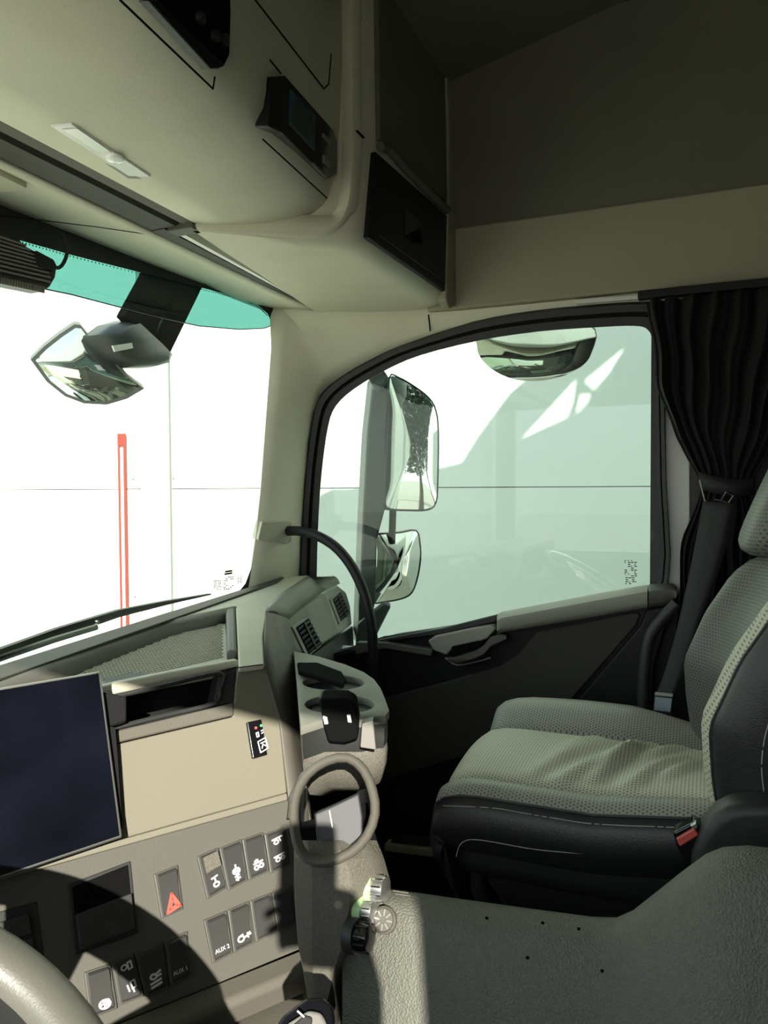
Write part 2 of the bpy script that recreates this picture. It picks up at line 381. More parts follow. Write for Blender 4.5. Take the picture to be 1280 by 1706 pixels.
for i in range(150):                                    # dotted edge of the black border
    t = i/149; k = t*7; j = min(6, int(k)); q = (lerp(fl[j][0], fl[j+1][0], k-j), lerp(fl[j][1], fl[j+1][1], k-j))
    for rr, dy in ((0.0015, 2.5),):
        c = WSp(q[0], q[1]+dy, -0.008); mb.add([c+Vector((rr*math.cos(a), 0, rr*math.sin(a))) for a in (0, 1.05, 2.09, 3.14, 4.19, 5.24)], [range(6)])
mb.build('black_border', 'rubber', win, smooth=False)
mb = MB(); fr = Frame(WSp(380, 965, -0.004), (1, -0.08, 0), (0, 0, 1))
def marks(mb, fr, cells):
    for (x, y, w, h) in cells:
        a, b = fr.ab(x, y); a1, b1 = fr.ab(x+w, y+h); mb.prism([fr.P(a, b), fr.P(a1, b), fr.P(a1, b1), fr.P(a, b1)], fr.n*0.0004)
rg = random.Random(3); cells = [(375, 951, 12, 1.5), (374, 955, 13, 1.2)]
for i in range(7):
    for j in range(5):
        if rg.random() < 0.7: cells.append((356+j*2.6, 967+i*2.4, 2.0, 1.4))
for i in range(8):
    for j in range(5):
        if rg.random() < 0.55: cells.append((373+j*3.4, 961+i*2.8, 2.8, 1.3))
for i in range(4): cells += [(396, 963+i*2.4, 2.4, 1.2), (400, 963+i*2.4, 2.6, 1.2)]
marks(mb, fr, cells); mb.build('glass_marking', 'rubber', win, smooth=False)

# door window: glass, rubber
GX = 1.69
pairs = [((528, 1090), (494, 1100)), ((528, 960), (497, 965)), ((531, 860), (501, 880)), ((537, 780), (507, 790)), ((547, 710), (516, 715)), ((560, 676), (528, 665)), ((590, 648), (560, 632)), ((640, 618), (610, 602)), ((700, 592), (665, 576)), ((800, 567), (790, 535)), ((900, 552), (890, 517)), ((1000, 545), (1000, 506)), ((1058, 543), (1070, 502)), ((1080, 550), (1098, 505)), ((1088, 575), (1106, 540)), ((1091, 650), (1108, 650)), ((1094, 800), (1111, 800)), ((1097, 965), (1114, 972)), ((1040, 983), (1045, 992)), ((840, 1030), (842, 1042)), ((640, 1060), (640, 1072))]
_pa = smooth_path([Vector((a[0], a[1], 0)) for a, b in pairs], 3, True); _pb = smooth_path([Vector((b[0], b[1], 0)) for a, b in pairs], 3, True)
pairs = [((a.x, a.y), (b.x, b.y)) for a, b in zip(_pa, _pb)]
mb = MB(); mb.prism([onX(*a, GX) for a, b in pairs], (0.004, 0, 0))
win2 = struct(mb.build('window_2', 'glass_side', smooth=False)); tag(win2, 'large side window glass of the passenger door')
ringA = [onX(*b, 1.674) for a, b in pairs]; ringB = [onX(lerp(b[0], a[0], 0.12), lerp(b[1], a[1], 0.12), 1.655) for a, b in pairs]
ringC = [onX(lerp(b[0], a[0], 0.42), lerp(b[1], a[1], 0.42), 1.658) for a, b in pairs]; ringD = [onX(lerp(b[0], a[0], 0.5), lerp(b[1], a[1], 0.5), 1.672) for a, b in pairs]
ringE = [onX(lerp(b[0], a[0], 0.62), lerp(b[1], a[1], 0.62), 1.668) for a, b in pairs]; ringF = [onX(*a, 1.672) for a, b in pairs]; ringG = [onX(*a, 1.70) for a, b in pairs]
mb = MB(); mb.loft([ringA, ringB, ringC, ringD, ringE, ringF, ringG], cap=False); mb.build('window_seal', 'rubber', win2, angle=25)
mb = MB(); fr = Frame(onX(1050, 950, GX-0.002), (0, -1, 0), (0, 0, 1)); cells = []
for i in range(13):
    for j in range(4):
        if rg.random() < 0.6: cells.append((1041+j*5.4+(1.5 if i > 8 else 0), 933+i*3.2, 4.4 if rg.random() < .6 else 2, 1.7))
marks(mb, fr, cells); mb.build('glass_marking', 'rubber', win2, smooth=False)

# outer skin of the cab, seen in the mirrors
mb = MB(); mb.box((1.78, 0.36, -0.85), (0.02, 0.60, 0.44)); mb.box((1.78, -0.50, -0.15), (0.02, 0.52, 1.1)); mb.box((1.76, 0.36, 0.62), (0.02, 0.62, 0.20))
tag(struct(mb.build('cab_side', 'painted_white', bevel=0.01)), 'white outer side of the cab seen in the door mirror')

# ================================================================ OUTSIDE
gr = MB(); gr.box((0, 0, GROUND_Z-0.05), (60, 60, 0.05)); tag(struct(gr.build('ground', 'concrete')), 'sunlit beige yard ground seen in the door mirror')
WX = 3.5
bld = thing('building', 'white panel-clad building wall filling the view outside both windows', 'building', (WX, 1.0, GROUND_Z))
ys = [-9.2, -6.2, -3.2, -0.2, 2.80]; zs = [GROUND_Z, -1.55, 0.0, 1.55, 3.1, 4.6]
for z0, z1 in zip(zs[:-1], zs[1:]):
    for y0, y1 in list(zip(ys[:-1], ys[1:]))+[(3.03, 6.0), (6.0, 9.0), (9.0, 12.0)]:
        m_ = MB(); m_.box((WX+0.05, (y0+y1)/2, (z0+z1)/2), (0.05, (y1-y0)/2-0.002, (z1-z0)/2-0.002)); m_.build('wall_panel', 'wall_white', bld, bevel=0.002)
m_ = MB(); m_.box((WX+0.13, 1.4, 1.2), (0.025, 10.6, 3.4)); m_.build('backing', 'joint', bld)
m_ = MB(); m_.box((WX+0.045, 2.915, 1.2), (0.05, 0.105, 3.4)); m_.build('cover_strip', 'strip_paint', bld, bevel=0.006)
for y in (2.99, 2.84):
    for z in (0.06, -0.62, 0.75):
        m_ = MB(); m_.lathe([(0.006, 0), (0.006, 0.006), (0.003, 0.009)], (WX-0.005, y+(0.075 if y > 2.9 else -0.06), z), (-1, 0, 0), 10); m_.build('screw', 'joint', bld)
p = thing('marker_post', 'thin red and white striped post against the white building wall', 'post', (WX-0.03, 3.13, GROUND_Z))
m_ = MB(); m_.box((WX-0.02, 3.152, -0.95), (0.004, 0.0075, 1.25)); m_.build('red_rail', 'sign_red', p)
m_ = MB(); m_.box((WX-0.02, 3.112, -0.95), (0.004, 0.0075, 1.25)); m_.build('red_rail', 'sign_red', p)
m_ = MB(); m_.box((WX-0.018, 3.132, -0.98), (0.003, 0.0125, 1.22)); m_.build('white_core', 'print_white', p)
m_ = MB(); m_.box((WX-0.02, 3.132, 0.285), (0.005, 0.028, 0.035)); m_.build('cap', 'sign_red', p, bevel=0.002)

# the load body behind the cab and the air deflector whose shadow lies on the wall
tb = thing('truck_body', 'white box body behind the cab seen at the edge of the door mirror', 'truck body', (0.7, -4.5, GROUND_Z))
m_ = MB(); m_.box((0.69, -4.6, 0.2), (1.14, 3.2, 1.4)); m_.build('box', 'painted_white', tb, bevel=0.02)
for z in (-0.8, 0.4, 1.5):
    m_ = MB(); m_.box((1.84, -4.6, z), (0.012, 3.2, 0.02)); m_.build('rail', 'silver', tb)
for y in (-2.6, -5.6, -6.8):
    m_ = MB(); m_.lathe([(0.25, 0), (0.48, 0.02), (0.5, 0.06), (0.5, 0.26), (0.48, 0.3), (0.25, 0.3)], (1.45, y, GROUND_Z+0.5), (1, 0, 0), 28); m_.build('wheel', 'rubber', tb)
m_ = MB(); m_.box((0.69, -3.0, -1.45), (0.45, 4.4, 0.15)); m_.build('chassis', 'black_plastic', tb)
DX = 1.74
def shade(px, py): w = onX(px, py, WX); return w - SUN*((WX-DX)/SUN.x)
edge = [(770, 770), (800, 722), (850, 655), (900, 612), (932, 597)]
o_ = [shade(*q) for q in edge]
outl = [(-q.y, q.z) for q in o_]
top = (outl[-1][0]+0.25, outl[-1][1]+0.35)
outl = outl + [top, (0.95, top[1]+0.1), (0.95, 0.9), (outl[0][0], 0.9)]
h1 = [(868, 732), (962, 630), (957, 668), (946, 696)]; h2 = [(972, 636), (1042, 578), (1016, 620), (988, 652)]; h3 = [(966, 655), (986, 655), (976, 684), (958, 690)]
hol = [[(-shade(*q).y, shade(*q).z) for q in h] for h in (h1, h2, h3)]
frd = Frame((DX, 0, 0), (0, -1, 0), (0, 0, 1))
ad = thing('air_deflector', 'white roof air deflector with cut-outs, casting its shadow on the building', 'deflector', (DX, -0.4, 0.95))
holed_plate('side_plate', frd, outl, hol, 0.02, 'painted_white', ad)
m_ = MB(); m_.prism([Vector((-0.3, -0.35, 1.0)), Vector((1.72, -0.35, 1.0)), Vector((1.72, -0.9, 1.75)), Vector((-0.3, -0.9, 1.75))], (0, -0.02, 0)); m_.build('top_plate', 'painted_white', ad)

# trees far behind the truck, seen in the mirror only
def tree(x, y, h, mi, label):
    t = thing('tree', label, 'tree', (x, y, GROUND_Z), 'trees behind the truck')
    m_ = MB(); m_.tube([Vector((x, y, GROUND_Z)), Vector((x+0.1, y, GROUND_Z+h*0.3)), Vector((x-0.1, y+0.1, GROUND_Z+h*0.7))], [0.16, 0.12, 0.05], 8); m_.build('trunk', 'bark', t)
    m_ = MB(); rg = random.Random(int(x*10))
    for _ in range(5000):
        a, u_, rr = rg.random()*6.28, rg.uniform(-1, 1), rg.random()**0.4
        c = Vector((x+math.cos(a)*math.sqrt(1-u_*u_)*rr*h*0.28, y+math.sin(a)*math.sqrt(1-u_*u_)*rr*h*0.28, GROUND_Z+h*0.62+u_*rr*h*0.36))
        d1 = Vector((rg.uniform(-1, 1), rg.uniform(-1, 1), rg.uniform(-1, 1))).normalized(); d2 = d1.orthogonal().normalized()
        s = rg.uniform(0.07, 0.16); m_.add([c-d1*s, c+d2*s*0.5, c+d1*s, c-d2*s*0.5], [(0, 1, 2, 3)])
    o = m_.build('foliage', mi, t, smooth=False); o['kind'] = 'stuff'
tree(2.6, -17, 7.0, 'leaf_a', 'dark leafy tree far behind the truck, left in the mirror gap')
tree(5.6, -26, 9.5, 'leaf_b', 'paler leafy tree far behind the truck, right in the mirror gap')
tree(-1.5, -26, 9.0, 'leaf_a', 'tall dark tree farthest behind the truck')

# ================================================================ OVERHEAD
oc = thing('overhead_console', 'beige overhead console above the windscreen with black storage compartments', 'console', (1.0, 0.6, 0.42))
def foldY(x): return 0.585+(max(x, 0.45)-1.14)*0.20
def band_y(x): return 0.735+max(0, x-0.6)*0.02
mb = MB(); rows = []
for x in [-0.38, 0.1, 0.4, 0.6, 0.75, 0.9, 1.0, 1.08, 1.14, 1.20]:
    yf = foldY(x); ys_ = band_y(x)
    L = [(0, 0.414), (0.25, 0.4185), (0.5, 0.427), (0.7, 0.438), (0.85, 0.451), (0.94, 0.464)]
    pts = [(lerp(ys_, yf, t), z) for t, z in L] + [(yf+0.001, 0.480), (yf-0.004, 0.498), (yf-0.010, 0.54), (yf-0.016, 0.60), (yf-0.02, 0.70), (yf-0.02, 0.92)]
    rows.append([Vector((x, y, z)) for y, z in pts])
mb.grid(rows); mb.build('fascia', 'beige', oc, solid=0.004, angle=60)
OF = Frame((1.14, 0.574, 0.55), (0.98, 0.196, 0), (0, -0.11, 0.99))       # plane of the fascia devices
def opx(pts, c): return [OF.px(x, y, c) for x, y in pts]
# storage pocket at the top, recessed dark tray with lip
mb = MB(); mb.prism(opx([(215, -40), (255, 0), (352, 112), (374, 112), (384, 92), (386, 20), (384, -40)], 0.004), -OF.n*0.012); pk = mb.build('pocket', 'recess_black', oc, bevel=0.003)
mb = MB(); mb.prism(opx([(248, 0), (264, 0), (376, 108), (366, 115), (352, 115)], 0.012), -OF.n*0.012); mb.build('pocket_lip', 'black_plastic', pk, bevel=0.002)
for q in ((330, 30), (355, 60), (371, 66)):
    mb = MB(); mb.lathe([(0.006, 0), (0.006, 0.006), (0.003, 0.007)], OF.px(*q, 0.004), OF.n, 12); mb.build('pocket_button', 'dark_plastic', pk)
# hairline grooves around doors on the fascia
for pts in ([(200, 0), (355, 148), (358, 128)], [(418, -10), (540, 148), (548, 140), (552, 90)], [(438, 232), (545, 330)], [(450, 100), (468, 122)]):
    mb = MB(); mb.tube([OF.px(x, y, 0.003) for x, y in pts], 0.0011, 6); mb.build('groove', 'recess_black', oc)
tg_ = MB(); tg_.prism(opx([(452, 128), (476, 126), (556, 216), (563, 238), (562, 290), (548, 298), (470, 222), (449, 212)], 0.007), -OF.n*0.02)
tac = tg_.build('recorder', 'black_gloss', oc, bevel=0.002); tac['label'] = 'black driving recorder with a small teal display'
mb = MB(); mb.prism(opx([(484, 148), (526, 194), (525, 253), (482, 206)], 0.0078), -OF.n*0.001); mb.build('display_frame', 'lcd_frame', tac)
mb = MB(); mb.prism(opx([(489, 163), (520, 198), (519, 240), (487, 206)], 0.0086), -OF.n*0.001); mb.build('display', 'lcd', tac)
for pts in ([(540, 222), (552, 236), (552, 243), (540, 229)], [(541, 258), (550, 268), (550, 282), (541, 272)], [(523, 270), (547, 294), (545, 297), (521, 274)]):
    mb = MB(); mb.prism(opx(pts, 0.0095), -OF.n*0.003); mb.build('recorder_button', 'switch_edge', tac, bevel=0.0006)
# interior lamp in the lower surface
LF = Frame(onZ(170, 250, 0.4195), (0.98, 0.02, 0), (0, -0.99, 0.10)); 
if LF.n.z > 0: LF = Frame(LF.p0, LF.u, -LF.v)
lp = [(74, 209), (122, 204), (266, 299), (214, 298)]
mb = MB(); mb.prism([LF.px(x, y, 0.004) for x, y in lp], -LF.n*0.012); lm = mb.build('lamp_frame', 'switch_edge', oc, bevel=0.001)
mb = MB(); mb.prism([LF.px(x, y, 0.007) for x, y in [(84, 211), (120, 207), (252, 295), (214, 294)]], -LF.n*0.006); mb.build('lamp_lens', 'lens', lm, bevel=0.0015)
mb = MB(); mb.prism([LF.px(x, y, 0.0078) for x, y in [(104, 216), (128, 214), (186, 254), (162, 252)]], -LF.n*0.001); mb.build('lamp_reflector', 'silver', lm)
mb = MB(); mb.lathe([(0.010, 0), (0.010, 0.004), (0.007, 0.005)], LF.px(192, 262, 0.007), LF.n, 16); mb.build('lamp_switch', 'lens', lm)
# end module: plan outline lofted upward with a rounded lower rim
plan = [(1.0, 0.752), (1.05, 0.695), (1.10, 0.635), (1.135, 0.588), (1.165, 0.556), (1.20, 0.544), (1.40, 0.540), (1.60, 0.540), (1.640, 0.548), (1.655, 0.58), (1.655, 0.80), (1.60, 0.842), (1.52, 0.834), (1.25, 0.79), (1.12, 0.772)]
cx, cy = 1.36, 0.70
def shrink(k): return [(cx+(x-cx)*(1-k/abs(0.33)), cy+(y-cy)*(1-k/0.16)) for x, y in plan]
lev = [(0.045, 0.404), (0.030, 0.4045), (0.016, 0.408), (0.006, 0.416), (0.001, 0.428), (0.0, 0.445), (0.0, 0.95)]
def ringp(k, z):
    out = []
    for (x, y) in plan:
        if y > 0.70 or x < 1.12: kx, ky = 0.0, 0.0
        else: kx = k*0.3*(1 if x < cx else -1)*(1 if x < 1.3 else 0.9); ky = k*1.1
        zz = z if not (y > 0.70 or x < 1.12) else (0.404 if z < 0.44 else z)
        out.append(Vector((x+kx, y+ky, zz)))
    return out
mb = MB(); mb.loft([ringp(k, z) for k, z in lev]); em = mb.build('end_module', 'beige', oc, angle=50)
# rounded frame strip beside the fascia
fpath = smooth_path([Vector((0.998, 0.748, 0.4085)), Vector((1.055, 0.682, 0.409)), Vector((1.108, 0.616, 0.412)), Vector((1.138, 0.577, 0.426)), Vector((1.152, 0.558, 0.455)), Vector((1.157, 0.551, 0.50)), Vector((1.160, 0.548, 0.60)), Vector((1.160, 0.548, 0.92))], 5)
mb = MB(); rows = []
for p in fpath:
    t = min(1, max(0, (p.z-0.412)/0.05)); inw = Vector((0.72, 0.30, 0.0)).lerp(Vector((1, 0, 0)), t); dep = Vector((0, 0, 1)).lerp(Vector((0, 1, 0)), t)
    rows.append([p - inw*0.004 + dep*0.030, p - inw*0.004, p + inw*0.0 - dep*0.003, p + inw*0.022 - dep*0.003, p + inw*0.028 + dep*0.006])
mb.grid(rows); mb.build('fascia_frame', 'beige', oc, angle=50, solid=0.002)
mb = MB(); mb.box((1.172, 0.5415, 0.585), (0.014, 0.002, 0.0008)); mb.build('frame_seam', 'recess_black', oc)
EF = Frame((1.4, 0.538, 0.55), (1, 0, 0), (0, 0, 1))
def epx(pts, c): return [EF.px(x, y, c) for x, y in pts]
mb = MB(); mb.prism(epx([(626, 252), (746, 360), (743, 486), (614, 396)], 0.004), -EF.n*0.01); dr = mb.build('storage_door', 'black_plastic', oc, bevel=0.002)
mb = MB(); mb.prism(epx([(676, 345), (702, 372), (700, 380), (676, 392)], 0.0065), -EF.n*0.002); mb.build('door_pull', 'dark_plastic', dr, bevel=0.001)
mb = MB(); mb.prism(epx([(676, 392), (700, 380), (704, 405), (690, 404)], 0.006), -EF.n*0.002); mb.build('door_pull', 'recess_black', dr)
mb = MB(); mb.tube(epx([(632, 392), (740, 470)], 0.006), 0.0012, 6); mb.build('door_groove', 'dark_plastic', dr)
mb = MB(); mb.prism(epx([(630, -40), (672, -40), (705, 42), (741, 108), (746, 338), (634, 232)], 0.004), -EF.n*0.01); up_ = mb.build('upper_flap', 'fabric_dark', oc, bevel=0.002)
mb = MB(); mb.tube(smooth_path(epx([(634, 244), (650, 250), (680, 284), (745, 350)], 0.008), 4), 0.0085, 10); mb.build('flap_rim', 'dash_grey', up_)
mb = MB(); mb.prism(epx([(680, -40), (712, 42), (744, 106), (748, 220), (748, 350), (744, 500), (750, 514), (765, 508), (770, 380), (768, 220), (766, 92), (736, 30), (706, -40)], 0.008), -EF.n*0.02); mb.build('edge_frame', 'tan', oc, bevel=0.004, seg=3)

# roller blind slot and the panel in front of it
sb = thing('sun_blind', 'dark brown roller blind cassette in the slot above the windscreen', 'sun blind', (1.0, 0.78, 0.41))
def by0(x): return band_y(x)
def by1(x): return 0.812+(x-0.69)*0.03
xs_ = [0.1, 0.5, 0.8, 1.0]
mb = MB(); mb.loft([[Vector((x, by0(x), 0.412)), Vector((x, by0(x)+0.016, 0.410)), Vector((x, by0(x)+0.020, 0.424)), Vector((x, by0(x), 0.424))] for x in [-0.38, 0.5, 0.8, 1.0]])
mb.build('rear_rail', 'dash_taupe', sb)
mb = MB(); mb.loft([[Vector((x, by0(x)+0.024, 0.416)), Vector((x, by0(x)+0.030, 0.409)), Vector((x, by1(x)-0.002, 0.4085)), Vector((x, by1(x), 0.425)), Vector((x, by0(x)+0.024, 0.428))] for x in [-0.38, 0.5, 0.8, 0.985]])
mb.build('blind_bar', 'brown_dark', sb, angle=25)
mb = MB(); mb.loft([[Vector((x, by1(x)-w, 0.4075)), Vector((x, by1(x)-0.001, 0.4075)), Vector((x, by1(x), 0.425)), Vector((x, by1(x)-w, 0.425))] for x, w in ((0.985, 0.026), (1.25, 0.016), (1.52, 0.004))])
mb.build('end_rail', 'brown_dark', sb)
mb = MB(); mb.loft([[Vector((x, by1(x)-w-0.012*k, 0.4065)), Vector((x, by1(x)-w-0.002*k, 0.4065)), Vector((x, by1(x)-w, 0.42)), Vector((x, by1(x)-w-0.012*k, 0.42))] for x, w, k in ((1.0, 0.030, 1), (1.25, 0.019, 0.8), (1.52, 0.006, 0.3))])
mb.build('guide_strip', 'painted_white', sb)
mb = MB(); mb.box((1.002, 0.768, 0.412), (0.014, 0.024, 0.008)); mb.build('end_cap', 'dash_grey', sb, bevel=0.002)
mb = MB(); rows = []
for x in [-0.38, 0.5, 0.8, 1.0, 1.2, 1.35, 1.45, 1.53, 1.575]:
    y0, y1 = by1(x)+0.001, WSY(x)-0.004
    rows.append([Vector((x, lerp(y0, y1, t), 0.408+0.012*math.sin(math.pi*t*0.5)+(0.012*t if x < 1.4 else 0))) for t in (0, 0.2, 0.4, 0.6, 0.8, 1)])
mb.grid(rows); hp = struct(mb.build('trim_5', 'beige', solid=0.004)); tag(hp, 'pale header panel between windscreen and roller blind slot')
mb = MB(); mb.tube([onZ(x, y, 0.4105) for x, y in [(-60, 352), (60, 366), (160, 378), (270, 394)]], 0.0008, 5); mb.build('seam', 'recess_black', hp)
mb = MB(); mb.prism([onZ(x, y, 0.404) for x, y in [(-60, 268), (0, 292), (45, 314), (30, 319), (-60, 322)]], (0, 0, 0.008)); mb.build('cover_plate', 'dash_top', hp, bevel=0.001)

# ================================================================ DASHBOARD
dash = thing('dashboard', 'grey and cream truck dashboard with switch panel facing the driver', 'dashboard', (0.9, 0.75, -0.45))
SA, ST = R(29), R(24)
s_u = Vector((math.cos(SA), -math.sin(SA), 0)); s_h = Vector((-math.sin(SA), -math.cos(SA), 0))
SF = Frame(onX(478, 1322, 0.95), s_u, Vector((0, 0, math.cos(ST))) - s_h*math.sin(ST))           # the driver-facing centre stack
def spx(pts, c=0.0): return [SF.px(x, y, c) for x, y in pts]
t_n = Vector((-0.485*0.086, -0.875*0.086, 1)).normalized()
TF0 = SF.px(440, 1105)
TF = Frame(TF0, s_u, t_n.cross(s_u))                                                               # dash top
def tpx(pts, c=0.0): return [TF.px(x, y, c) for x, y in pts]
def onT(px, py, dz=0.0): return TF.px(px, py, dz)

# cream fascia, lower switch panel, edge strips
mb = MB(); mb.prism(spx([(193, 1240), (388, 1194), (396, 1113), (441, 1107), (467, 1204), (479, 1321), (200, 1399), (-140, 1493), (-140, 1318)], 0.003), -SF.n*0.03)
mb.build('cream_fascia', 'cream', dash, bevel=0.0025)
mb = MB(); mb.prism(spx([(479, 1321), (480, 1333), (200, 1411), (-140, 1506), (-140, 1493), (200, 1399)], 0.0055), -SF.n*0.03)
mb.build('fascia_edge', 'cream', dash, bevel=0.002)
mb = MB(); mb.prism(spx([(480, 1333), (492, 1440), (512, 1576), (365, 1637), (100, 1742), (-140, 1838), (-140, 1506), (200, 1411)]), -SF.n*0.03)
mb.build('switch_panel', 'dash_grey', dash)
mb = MB(); mb.prism(spx([(186, 1219), (390, 1170), (391, 1192), (190, 1239)], 0.006), -SF.n*0.03); mb.build('slot_sill', 'dash_taupe', dash, bevel=0.003)
# letterbox slot below the tray
sl = [(176, 1166), (392, 1112), (392, 1172), (184, 1220)]
fr_, bk_ = spx(sl), spx(sl, -0.13)
mb = MB(); mb.add(fr_+bk_, [(4, 5, 6, 7), (0, 4, 5, 1), (1, 5, 6, 2), (2, 6, 7, 3), (3, 7, 4, 0)]); mb.build('storage_slot', 'black_plastic', dash, solid=0.003)
mb = MB(); mb.tube(smooth_path(spx([(178, 1163), (270, 1143), (366, 1122), (366, 1150), (356, 1172), (270, 1193), (186, 1214)], 0.002), 4), 0.0035, 8); mb.build('slot_rim', 'dark_plastic', dash)
mb = MB(); mb.prism(spx([(366, 1122), (393, 1113), (392, 1172), (356, 1174)], 0.001), -SF.n*0.03); mb.build('slot_end', 'dark_plastic', dash, bevel=0.002)
# tray
tr_floor = [(-140, 1225), (165, 1143), (374, 1098), (370, 1030), (-140, 1190)]
TZ = -0.016
mb = MB(); mb.prism([onT(165, 1146, TZ) - s_u*0.35] + [onT(x, y, TZ) for x, y in [(165, 1146), (380, 1100), (374, 1022), (-140, 1180), (-420, 1290)]], (0, 0, -0.01)); 
tray = mb.build('tray_mat', 'dash_top', dash)
wv = MB()                                                                                          # woven pattern of the mat: raised ribs
P00, P10, P01 = onT(372, 1096, TZ), onT(120, 1155, TZ), onT(372, 1030, TZ)
ua = (P10-P00); va = (P01-P00); nu, nv = 44, 26
for i in range(nu):
    for j in range(nv):
        c = P00 + ua*((i+0.5+0.5*(j % 2))/nu) + va*((j+0.5)/nv)
        a = ua.normalized()*0.0036; b = va.normalized()*0.0016
        wv.add([c-a-b+VZ*0.0002, c+a-b+VZ*0.0002, c+a+b+VZ*0.0002, c-a+b+VZ*0.0002, c+VZ*0.0022], [(0, 1, 4), (1, 2, 4), (2, 3, 4), (3, 0, 4)])
o = wv.build('mat_weave', 'dash_top', tray, smooth=False); o['kind'] = 'stuff'
mb = MB(); mb.prism([onT(x, y, TZ) for x, y in [(376, 1018), (392, 1010), (396, 1106), (378, 1104)]], (0, 0, 0.020)); mb.build('tray_end', 'dash_grey', dash, bevel=0.006, seg=3)
mb = MB(); 
far = [onT(x, y, 0.004) for x, y in [(-420, 1282), (0, 1139), (130, 1088), (270, 1037), (392, 1011)]]
mb.grid([[p + VY*0.004 for p in far], far, [p - VZ*0.006 - VY*0.012 for p in far], [p - VZ*0.032 - VY*0.03 for p in far]]); mb.build('tray_wall', 'dash_grey', dash, solid=0.003, angle=60)
lipa = [onT(x, y, 0.0) for x, y in [(170, 1143), (280, 1120), (398, 1099)]]; lipa.insert(0, lipa[0] - s_u*0.35)
mb = MB(); mb.loft([[p, p - s_h*0.014, p - s_h*0.016 - VZ*0.018, p + s_h*0.004 - VZ*0.022, p + s_h*0.006 - VZ*0.008] for p in lipa]); mb.build('tray_lip', 'dash_top', dash, bevel=0.003)
mb = MB(); mb.prism([onT(x, y, TZ+0.0035) for x, y in [(172, 1139), (176, 1128), (215, 1121), (244, 1120), (250, 1124)]], (0, 0, -0.002)); 
tag(mb.build('paper_slip', 'paper_white'), 'white paper slip on the tray behind the black screen', 'paper')
# top cover and dark defroster edge
mb = MB(); mb.prism(tpx([(441, 1106), (398, 1112), (393, 1010), (270, 1036), (130, 1087), (0, 1138), (-420, 1282), (-420, 1256), (0, 1112), (250, 1032), (474, 961), (515, 958), (470, 988), (446, 1012), (438, 1060)], 0.004), -TF.n*0.009)
mb.build('top_cover', 'dash_top', dash, bevel=0.003)
mb = MB(); mb.prism(tpx([(-420, 1279), (-420, 1250), (0, 1107), (250, 1029), (476, 959), (462, 969), (300, 1026), (100, 1096)], 0.008), -TF.n*0.02); mb.build('defroster_strip', 'brown_dark', dash, bevel=0.002)
mb = MB(); mb.tube(tpx([(398, 1112), (438, 1107)], 0.005), 0.0008, 5); mb.build('seam', 'recess_black', dash)
# passenger-facing vent module
v_d = Vector((math.cos(R(16.5)), math.sin(R(16.5)), 0)); v_h = Vector((math.sin(R(16.5)), -math.cos(R(16.5)), 0))
VF = Frame(onT(470, 1020), v_d, VZ*math.cos(R(18)) - v_h*math.sin(R(18)))
def vpx(pts, c=0.0): return [VF.px(x, y, c) for x, y in pts]
mb = MB(); mb.prism(vpx([(480, 1034), (500, 1014), (563, 974), (577, 985), (585, 1012), (588, 1042), (514, 1094), (494, 1090)]), VY*0.16 - VZ*0.0)
vm = mb.build('vent_module', 'vent_grey', dash, bevel=0.010, seg=3)
mb = MB(); mb.prism(vpx([(516, 1094), (588, 1043), (592, 1125), (592, 1240), (520, 1240)], -0.02), VY*0.12); mb.build('lower_cover', 'dark_plastic', dash)
# crown above the module and the rounded apex column
crown_a = tpx([(442, 1020), (448, 1008), (470, 988), (512, 960), (552, 962)], 0.004); crown_b = [VF.px(x, y, 0.0) for x, y in [(478, 1036), (486, 1024), (502, 1010), (540, 985), (566, 972)]]
mb = MB(); mb.grid([[a.lerp(b, t) + VZ*0.010*math.sin(math.pi*t) for a, b in zip(crown_a, crown_b)] for t in (0, .25, .5, .75, 1)]); mb.build('crown', 'vent_grey', dash, solid=0.003)
ca = [TF.px(442, 1020, 0.004), SF.px(439, 1106, 0.004), SF.px(467, 1204, 0.004), SF.px(480, 1322, 0.004), SF.px(492, 1440), SF.px(512, 1580)]
cb = [VF.px(480, 1034), VF.px(495, 1100), VF.px(500, 1190, -0.01), VF.px(510, 1290, -0.02), onD(520, 1420, 0.96), onD(535, 1580, 0.92)]
mb = MB(); mb.grid([[a.lerp(b, t) + (s_h*0.4+v_h*0.6)*0.016*math.sin(math.pi*t) for a, b in zip(ca, cb)] for t in (0, .2, .4, .6, .8, 1)]); mb.build('apex_column', 'dash_taupe', dash, solid=0.004)
